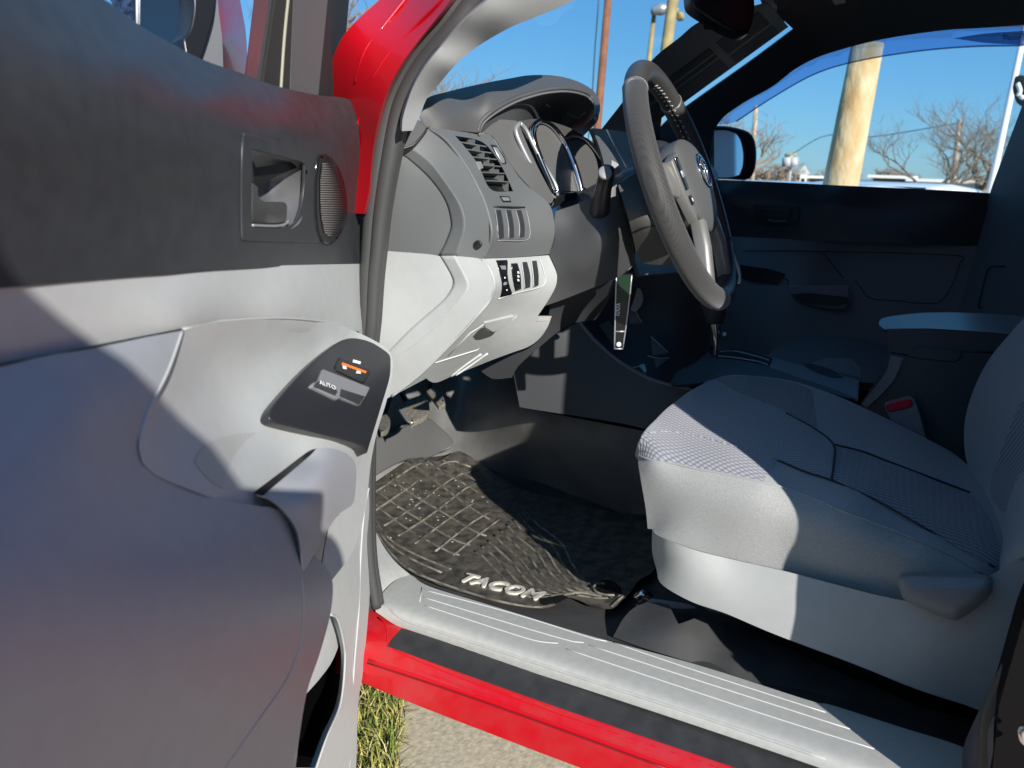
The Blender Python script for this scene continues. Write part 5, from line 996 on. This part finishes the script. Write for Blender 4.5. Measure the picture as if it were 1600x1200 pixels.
tube('lamp_head', [P(1058, 30, 'F', 15.8)-G, P(1064, 25, 'F', 15.8)-G, P(1068, 22, 'F', 15.8)-G], [.05, .09, .04], M_tan, rl)
rw, tw_ = pole('flag_pole', (1597, 66), (1547, 300), 10, .028, .036, mat('white_pole', (.75, .76, .78), .4), 'thin white metal pole at the right end of the passenger window', 'pole', ext=1)
cab = tube('overhead_cable', [P(938, -60, 'F', 20), P(934, 20, 'F', 20), P(930, 70, 'F', 20), P(924, 170, 'F', 20), down(922, 190, 20, (924, 170))], .014, M_black, None, spline=False)
tag(cab, 'thin dark cable hanging left of the brown pole', 'cable')
ban = relief('hanging_banner', [(1586, 120), (1600, 118), (1640, 140), (1640, 180), (1600, 168), (1588, 160), (1582, 140)], [(1586, 120, 'F', 9.5), (1640, 140, 'F', 9.4), (1588, 165, 'F', 9.5)], mat('dark_cloth', (.02, .03, .03), .7), None, step=10, th=.01, bulge=.03)
tag(ban, 'small black pennant with a pale emblem by the white pole', 'pennant')
lines('pennant_mark', [[(1590, 130), (1594, 142), (1590, 150)], [(1594, 150), (1600, 154)]], F([(1586, 120, 'F', 9.4), (1640, 140, 'F', 9.3), (1588, 165, 'F', 9.4)]), .02, M_white, ban)
rz, tz = pole('utility_pole', (1236, 240), (1231, 285), 48, .12, .15, mat('grey_pole', (.42, .38, .32), .8), 'grey pole carrying two transformer cans beyond the parked cars', 'pole')
G = rz.location
for x, y in ((1230, 250), (1240, 250)): tube('transformer', [P(x, y+10, 'F', 47.5)-G, P(x, y-4, 'F', 47.5)-G], .27, mat('can_grey', (.5, .5, .5), .5), rz, spline=False, seg=14)
tube('crossarm', [P(1226, 243, 'F', 48)-G, P(1244, 241, 'F', 48)-G], .09, M_tan, rz, spline=False)
pole('utility_pole', (1181, 165), (1178, 225), 42, .10, .12, mat('pale_pole', (.5, .42, .32), .8), 'pole among bare branches above the passenger mirror', 'pole')
pole('utility_pole', (1500, 186), (1488, 298), 40, .10, .13, mat('grey_wood', (.38, .31, .25), .8), 'wooden pole standing within the big bare tree', 'pole')
w1 = tube('overhead_wire', [P(1236, 242, 'F', 48), P(1290, 212, 'F', 46), P(1360, 214, 'F', 44), P(1500, 192, 'F', 40)], .02, M_black, None)
tag(w1, 'thin wire running between the far poles', 'wire')

# bare trees
def bare_tree(name, px, dist, top_py, spread, seed, mt_t, label, lean=0, dep=6, group='bare winter trees', r0=.16, wide=1.35):
    rr = random.Random(seed); b0 = base(px, dist); H = P(px, top_py, 'F', dist).z
    root = empty(name, b0)
    bm = bmesh.new(); bmc = bmesh.new()
    def branch(p, d, L, r, k):
        pts = [p]; q = p; dd = d.copy(); n = 4
        for i in range(n):
            dd = (dd+Vector((rr.gauss(0, .13), rr.gauss(0, .13), rr.gauss(.05, .08)))).normalized(); q = q+dd*L/n; pts.append(q)
        tube('b', pts, [r*(1-.42*i/n) for i in range(n+1)], None, bm=bm if k == 0 else bmc, seg=6 if k < 2 else (4 if k < 4 else 3), spline=False, caps=False)
        if k >= dep: return
        for j in range(rr.choice((2, 3, 3)) if k else 5):
            t = pts[rr.choice((2, 3, 4, 4))] if k else pts[rr.choice((2, 3, 3, 4))]
            ax = Vector((rr.gauss(0, 1), rr.gauss(0, 1), rr.gauss(0, .35)+.2)).normalized()
            nd = (dd*.9+ax*spread).normalized()
            branch(t, nd, L*rr.uniform(.62, .88), r*(.42 if k == 0 else .56), k+1)
    L0 = H*.24
    branch(Vector((0, 0, 0)), Vector((lean, 0, 1)).normalized(), L0, r0, 0)
    bmesh.ops.recalc_face_normals(bmc, faces=bmc.faces)
    # scale crown to the height read from the picture
    zz = max(v.co.z for v in bmc.verts); s = H/zz
    bmesh.ops.scale(bm, vec=(s*wide, s*wide, s), verts=bm.verts); bmesh.ops.scale(bmc, vec=(s*wide, s*wide, s), verts=bmc.verts)
    fin('trunk', bm, mt_t, root, smooth=True)
    me = bpy.data.meshes.new('crown'); bmc.to_mesh(me); bmc.free(); smooth_mesh(me); link('crown', me, mt_t, root)
    tag(root, label, 'tree', group); return root
M_bark = mat('bark_grey', (.22, .185, .14), .9); M_bark2 = mat('bark_tan', (.30, .22, .15), .9)
bare_tree('bare_tree', 1446, 24, 150, .75, 5, M_bark, 'big bare tree in the passenger window between the stained pole and the white pole', dep=7, r0=.085)
bare_tree('bare_tree', 1540, 32, 130, .8, 9, M_bark, 'bare tree behind the white pole at the right end of the window', dep=6, r0=.15)
bare_tree('bare_tree', 1165, 28, 150, .8, 12, M_bark2, 'bare tan tree rising above the passenger mirror', dep=6, r0=.15)
bare_tree('bare_tree', 700, 34, 96, .8, 21, M_bark2, 'bare tree seen through the left corner of the windshield', dep=6, r0=.16)
bare_tree('bare_tree', 560, 26, -10, .8, 33, M_bark2, 'bare tree between the door frame and the red pillar', dep=6, r0=.16)
bare_tree('bare_tree', 392, 22, -60, .8, 35, M_bark2, 'bare tree showing in the strip of driver window glass', dep=5, r0=.16)
for i, (px, dd, ty, lb) in enumerate(((1212, 60, 252, 'low brushy tree right of the passenger mirror'), (1285, 70, 262, 'low brushy tree behind the white gable'), (1378, 66, 258, 'low brushy tree right of the stained pole'), (1190, 52, 258, 'low brushy tree close beside the passenger mirror'), (1420, 75, 264, 'low brushy tree behind the long flat building'), (1335, 72, 266, 'low brushy tree just right of the stained pole, small'), (1245, 80, 266, 'faint low tree behind the transformer pole'), (1525, 60, 262, 'low brushy tree left of the white pole'))):
    bare_tree('bare_tree', px, dd, ty, .9, 50+i, M_bark2, lb, dep=5, r0=.2, group='low brushy trees on the skyline')

# buildings
def building(name, pxa, pxb, topy, dist, depthm, wallm, roofm, label, gable=False, win=5):
    A = base(pxa, dist); B = base(pxb, dist); H = P((pxa+pxb)/2, topy, 'F', dist).z
    u = (B-A); W = u.length; u.normalize(); n = Vector((-u.y, u.x, 0))
    if n.dot(A-Vector(CAM)) < 0: n = -n
    root = empty(name, A); bm = bmesh.new(); z = Vector((0, 0, 1))
    hexa(bm, [Vector((0, 0, 0)), u*W, u*W+n*depthm, n*depthm, z*H*.9, u*W+z*H*.9, u*W+n*depthm+z*H*.9, n*depthm+z*H*.9]); fin('wall', bm, wallm, root)
    bm = bmesh.new()
    if gable:
        a_, b_, c_ = -u*.2+z*H*.9, u*(W+.2)+z*H*.9, u*W*.5+z*H*1.25; o_ = n*depthm
        vs = [bm.verts.new(p) for p in (a_, b_, c_, a_+o_, b_+o_, c_+o_)]
        for f in ((0, 1, 2), (3, 5, 4), (0, 2, 5, 3), (1, 4, 5, 2), (0, 3, 4, 1)): bm.faces.new([vs[i] for i in f])
    else:
        q0 = -u*.3-n*.3; hexa(bm, [q0+z*H*.9, q0+u*(W+.6)+z*H*.9, q0+u*(W+.6)+n*(depthm+.6)+z*H*.9, q0+n*(depthm+.6)+z*H*.9, q0+z*H, q0+u*(W+.6)+z*H, q0+u*(W+.6)+n*(depthm+.6)+z*H, q0+n*(depthm+.6)+z*H])
    fin('roof', bm, roofm, root)
    for k in range(win):
        x0 = W*(k+.25)/win; x1 = W*(k+.7)/win; bm = bmesh.new(); q = -n*.04
        hexa(bm, [u*x0+q+z*H*.35, u*x1+q+z*H*.35, u*x1+n*.02+z*H*.35, u*x0+n*.02+z*H*.35, u*x0+q+z*H*.7, u*x1+q+z*H*.7, u*x1+n*.02+z*H*.7, u*x0+n*.02+z*H*.7]); fin('window', bm, M_gloss, root)
    tag(root, label, 'building'); return root
M_wall = mat('white_wall', (.75, .74, .70), .8); M_roofw = mat('cream_fascia', (.78, .76, .7), .7); M_brick = mat('tan_brick', (.36, .24, .17), .85)
building('low_building', 1262, 1310, 275, 44, 10, M_brick, M_roofw, 'low building with a cream fascia left of the stained pole')
building('low_building', 1362, 1420, 274, 46, 10, M_brick, M_roofw, 'long flat building with a tan wall right of the stained pole')
building('low_building', 1424, 1570, 281, 40, 12, M_wall, M_roofw, 'white low building behind the big bare tree')
building('small_house', 1247, 1258, 268, 62, 6, M_wall, M_wall, 'small white gabled building beside the transformer pole', gable=True, win=1)

bm = bmesh.new()
def big(name, x0, x1, y0, y1, h, wm, label):
    r_ = empty(name, (x0, y0, 0)); W_, D_ = x1-x0, y1-y0
    bm = bmesh.new(); bx(bm, 0, W_, 0, D_, 0, h); fin('wall', bm, wm, r_); bm = bmesh.new(); bx(bm, -.3, W_+.3, -.3, D_+.3, h, h+.5); fin('roof', bm, mat('dark_fascia', (.03, .05, .12), .5), r_)
    for k in range(6):
        bm = bmesh.new()
        if D_ > W_: bx(bm, W_, W_+.04, D_*(k+.2)/6, D_*(k+.75)/6, .4, 2.8)
        else: bx(bm, W_*(k+.2)/6, W_*(k+.75)/6, D_, D_+.04, .4, 2.8)
        fin('window', bm, M_gloss, r_)
    tag(r_, label, 'building')
big('sky_fill_blocker', -26, -15, -8, 26, 5.2, mat('grey_render', (.30, .31, .33), .8), 'unseen long grey building added across the lot to cut the sky fill')  # out of view, added to block sky light from the shaded parts
big('garage', -2, 4.0, -26, -15, 4.2, mat('pale_render', (.45, .46, .48), .8), 'pale grey garage behind the truck, caught in the passenger mirror')
# parked cars beyond the passenger window
def car(px, dist, col, label, ang, roofpy):
    mb = mat('car_paint', col, .25, coat=.6); H = P(px, roofpy, 'F', dist).z; b0 = base(px, dist); root = empty('parked_car', b0); root.rotation_euler.z = ang; s = H/1.48
    bm = bmesh.new()
    prof = [(-2.2, .35), (-2.25, .75), (-2.1, .95), (-1.0, 1.0), (1.3, 1.0), (2.15, .85), (2.25, .6), (2.2, .35)]
    extr(bm, [(x, z*s) for x, z in prof], 'x', -.88, .88); fin('body', bm, mb, root, bev=.06, seg=3)
    bm = bmesh.new(); tp_ = [(-1.85, .97), (-1.35, 1.36), (-.9, 1.43), (0, 1.48), (.55, 1.44), (1.35, .99)]
    A = [bm.verts.new((-.80 if z < 1.2 else -.66, y, z*s)) for y, z in tp_]; B = [bm.verts.new((.80 if z < 1.2 else .66, y, z*s)) for y, z in tp_]
    bm.faces.new(A); bm.faces.new(B[::-1])
    for i in range(len(tp_)): bm.faces.new((A[i], B[i], B[(i+1) % len(tp_)], A[(i+1) % len(tp_)]))
    fin('cabin', bm, mb, root, bev=.05, seg=3)
    bm = bmesh.new(); g = [(-1.6, 1.02), (-1.2, 1.33), (.4, 1.36), (1.1, 1.02)]
    for sx_ in (-1, 1):
        vs = [bm.verts.new((sx_*(.815 if z < 1.2 else .70), y, z*s)) for y, z in g]; bm.faces.new(vs)
    fin('side_glass', bm, M_gloss, root)
    bm = bmesh.new()
    for (y0, z0, y1, z1) in ((.62, 1.43, 1.32, 1.03), (-1.38, 1.36, -1.83, 1.03)):
        e = .02 if y0 > 0 else -.02
        vs = [bm.verts.new(p) for p in ((-.6, y0+e, z0*s), (.6, y0+e, z0*s), (.72, y1+e, z1*s), (-.72, y1+e, z1*s))]; bm.faces.new(vs)
    fin('windscreen', bm, M_gloss, root)
    for sx_ in (-1, 1):
        for y in (-1.4, 1.4):
            w = tube('wheel', [(sx_*.70, y, .33), (sx_*.90, y, .33)], .33, M_rubber, root, seg=24, spline=False); tube('wheel_rim', [(sx_*.88, y, .33), (sx_*.91, y, .33)], .2, M_silver, w, seg=18, spline=False)
    tag(root, label, 'car', 'cars parked beyond the passenger side')
car(1175, 8.5, (.8, .82, .85), 'pale car parked beside the passenger mirror, only its roof showing', .9, 281)
car(1262, 7.5, (.62, .68, .75), 'pale blue car left of the stained pole, only its roof showing', 1.15, 284)
car(1385, 9.5, (.82, .83, .85), 'white car right of the stained pole, only its roof showing', 1.25, 284)

# building reflected in the mirrors / far left: none needed
# ---- the one taking the picture, standing behind the camera
skin = mat('skin', (.45, .28, .2), .6); cloth = mat('dark_jacket', (.03, .035, .05), .9)
def skinfig():
    sun = np.array([.558, .7142, -.4226]); sun = sun/np.linalg.norm(sun)
    ex = np.array([math.cos(math.radians(38)), -math.sin(math.radians(38)), 0]); ez = -np.cross(sun, ex)*-1
    if ez[2] < 0: ez = -ez
    def S(r, u, al): return Vector(CAM+ex*r+ez*u+sun*al)
    nodes = {'pel': (S(-.14, -.52, -.55), .18), 'wai': (S(-.13, -.30, -.53), .19), 'che': (S(-.13, -.06, -.50), .21), 'nec': (S(-.17, .14, -.50), .065), 'hed': (S(-.21, .265, -.48), .105), 'top': (S(-.215, .35, -.48), .085),
             'shl': (S(-.37, .04, -.50), .07), 'ell': (S(-.37, -.16, -.36), .05), 'wrl': (S(-.06, -.09, -.16), .05), 'hal': (S(.01, -.045, -.12), .055),
             'shr': (S(-.055, .0, -.46), .113), 'elr': (S(.03, -.19, -.34), .085), 'wrr': (S(.065, -.13, -.16), .06), 'har': (S(.08, -.075, -.13), .065), 'fir': (S(.09, -.015, -.12), .055)}
    g = nodes['pel'][0]
    nodes['hpl'] = (g+Vector((-.02, .10, -.06)), .10); nodes['knl'] = (Vector((g.x, g.y+.12, .50)), .07); nodes['anl'] = (Vector((g.x-.02, g.y+.12, .10)), .05); nodes['tol'] = (Vector((g.x+.12, g.y+.20, .03)), .04)
    nodes['hpr'] = (g+Vector((.06, -.09, -.06)), .10); nodes['knr'] = (Vector((g.x+.04, g.y-.12, .50)), .07); nodes['anr'] = (Vector((g.x, g.y-.12, .10)), .05); nodes['tor'] = (Vector((g.x+.15, g.y-.05, .03)), .04)
    ed = [('pel', 'wai'), ('wai', 'che'), ('che', 'nec'), ('nec', 'hed'), ('hed', 'top'), ('che', 'shl'), ('shl', 'ell'), ('ell', 'wrl'), ('wrl', 'hal'), ('che', 'shr'), ('shr', 'elr'), ('elr', 'wrr'), ('wrr', 'har'), ('har', 'fir'),
          ('pel', 'hpl'), ('hpl', 'knl'), ('knl', 'anl'), ('anl', 'tol'), ('pel', 'hpr'), ('hpr', 'knr'), ('knr', 'anr'), ('anr', 'tor')]
    ks = list(nodes); me = bpy.data.meshes.new('person'); me.from_pydata([nodes[k][0] for k in ks], [(ks.index(a), ks.index(b)) for a, b in ed], [])
    o = link('person', me, cloth); m = o.modifiers.new('skin', 'SKIN'); me.skin_vertices  # layer added by the modifier below
    return o, ks, nodes
try:
    o, ks, nodes = skinfig()
    if not o.data.skin_vertices: 
        bpy.context.view_layer.objects.active = o; o.select_set(True); bpy.ops.mesh.customdata_skin_add()
    for i, k in enumerate(ks): o.data.skin_vertices[0].data[i].radius = (nodes[k][1],)*2
    o.data.skin_vertices[0].data[0].use_root = True
    s = o.modifiers.new('sub', 'SUBSURF'); s.levels = s.render_levels = 2
    tag(o, 'photographer in a dark jacket holding up a phone beside the open door', 'person')
except Exception as ex_: print('person failed', ex_)

bz = Vector(-(RM@np.array([0, 0, 1.]))); rx_ = Vector(RM@np.array([1., 0, 0])); uy_ = Vector(RM@np.array([0, -1., 0]))
bm = bmesh.new(); o_ = Vector(CAM)+bz*.012-rx_*.028
hexa(bm, [o_-uy_*.035, o_+rx_*.15-uy_*.035, o_+rx_*.15+uy_*.035, o_+uy_*.035, o_-uy_*.035+bz*.009, o_+rx_*.15-uy_*.035+bz*.009, o_+rx_*.15+uy_*.035+bz*.009, o_+uy_*.035+bz*.009])
tag(fin('phone', bm, M_black, None, bev=.003, seg=3), 'black phone held sideways by the photographer', 'phone')
# ================================================================== light, sky, camera
el, az = math.radians(25), math.radians(40)
sd_ = Vector((math.sin(az)*math.cos(el), math.cos(az)*math.cos(el), -math.sin(el)))
L = bpy.data.lights.new('sun', 'SUN'); L.energy = 4.8; L.angle = math.radians(.53); L.color = (1, .965, .915)
lo = bpy.data.objects.new('sun', L); COL.objects.link(lo); lo.rotation_euler = sd_.to_track_quat('-Z', 'Y').to_euler(); lo.location = (-5, -5, 6)
W = bpy.data.worlds.new('World'); SC.world = W; W.use_nodes = True; nt = W.node_tree
sk = nt.nodes.new('ShaderNodeTexSky'); sk.sky_type = 'NISHITA'; sk.sun_disc = False; sk.sun_elevation = el; sk.sun_rotation = math.radians(40+180); sk.air_density = 1.0; sk.dust_density = .1; sk.ozone_density = 2.0; sk.altitude = 200
hs = nt.nodes.new('ShaderNodeHueSaturation'); hs.inputs['Saturation'].default_value = 1.25; nt.links.new(sk.outputs[0], hs.inputs['Color'])
mt2 = nt.nodes.new('ShaderNodeMix'); mt2.data_type = 'RGBA'; mt2.blend_type = 'MULTIPLY'; mt2.inputs[0].default_value = 1; mt2.inputs[7].default_value = (.62, .88, 1.2, 1); nt.links.new(hs.outputs[0], mt2.inputs[6])
mt3 = nt.nodes.new('ShaderNodeMix'); mt3.data_type = 'RGBA'; mt3.inputs[0].default_value = .55; mt3.inputs[7].default_value = (1.1, 3.9, 7.3, 1); nt.links.new(mt2.outputs[2], mt3.inputs[6])
nt.links.new(mt3.outputs[2], nt.nodes['Background'].inputs[0]); nt.nodes['Background'].inputs[1].default_value = .08
cd = bpy.data.cameras.new('camera'); co_ = bpy.data.objects.new('camera', cd); COL.objects.link(co_)
r_ = RM@np.array([1., 0, 0]); u_ = RM@np.array([0, -1., 0]); b_ = -(RM@np.array([0, 0, 1.]))
mw = Matrix(((r_[0], u_[0], b_[0], CAM[0]), (r_[1], u_[1], b_[1], CAM[1]), (r_[2], u_[2], b_[2], CAM[2]), (0, 0, 0, 1))); co_.matrix_world = mw
cd.sensor_width = 36; cd.lens = FP/1600*36; cd.clip_start = .02; cd.clip_end = 3000
cd.dof.use_dof = True; cd.dof.focus_distance = 1.25; cd.dof.aperture_fstop = 7.5
SC.camera = co_
SC.view_settings.view_transform = 'Standard'; SC.view_settings.look = 'None'; SC.view_settings.exposure = .42; SC.view_settings.gamma = 1
SC.render.engine = 'CYCLES'; SC.cycles.max_bounces = 8; SC.cycles.transparent_max_bounces = 16
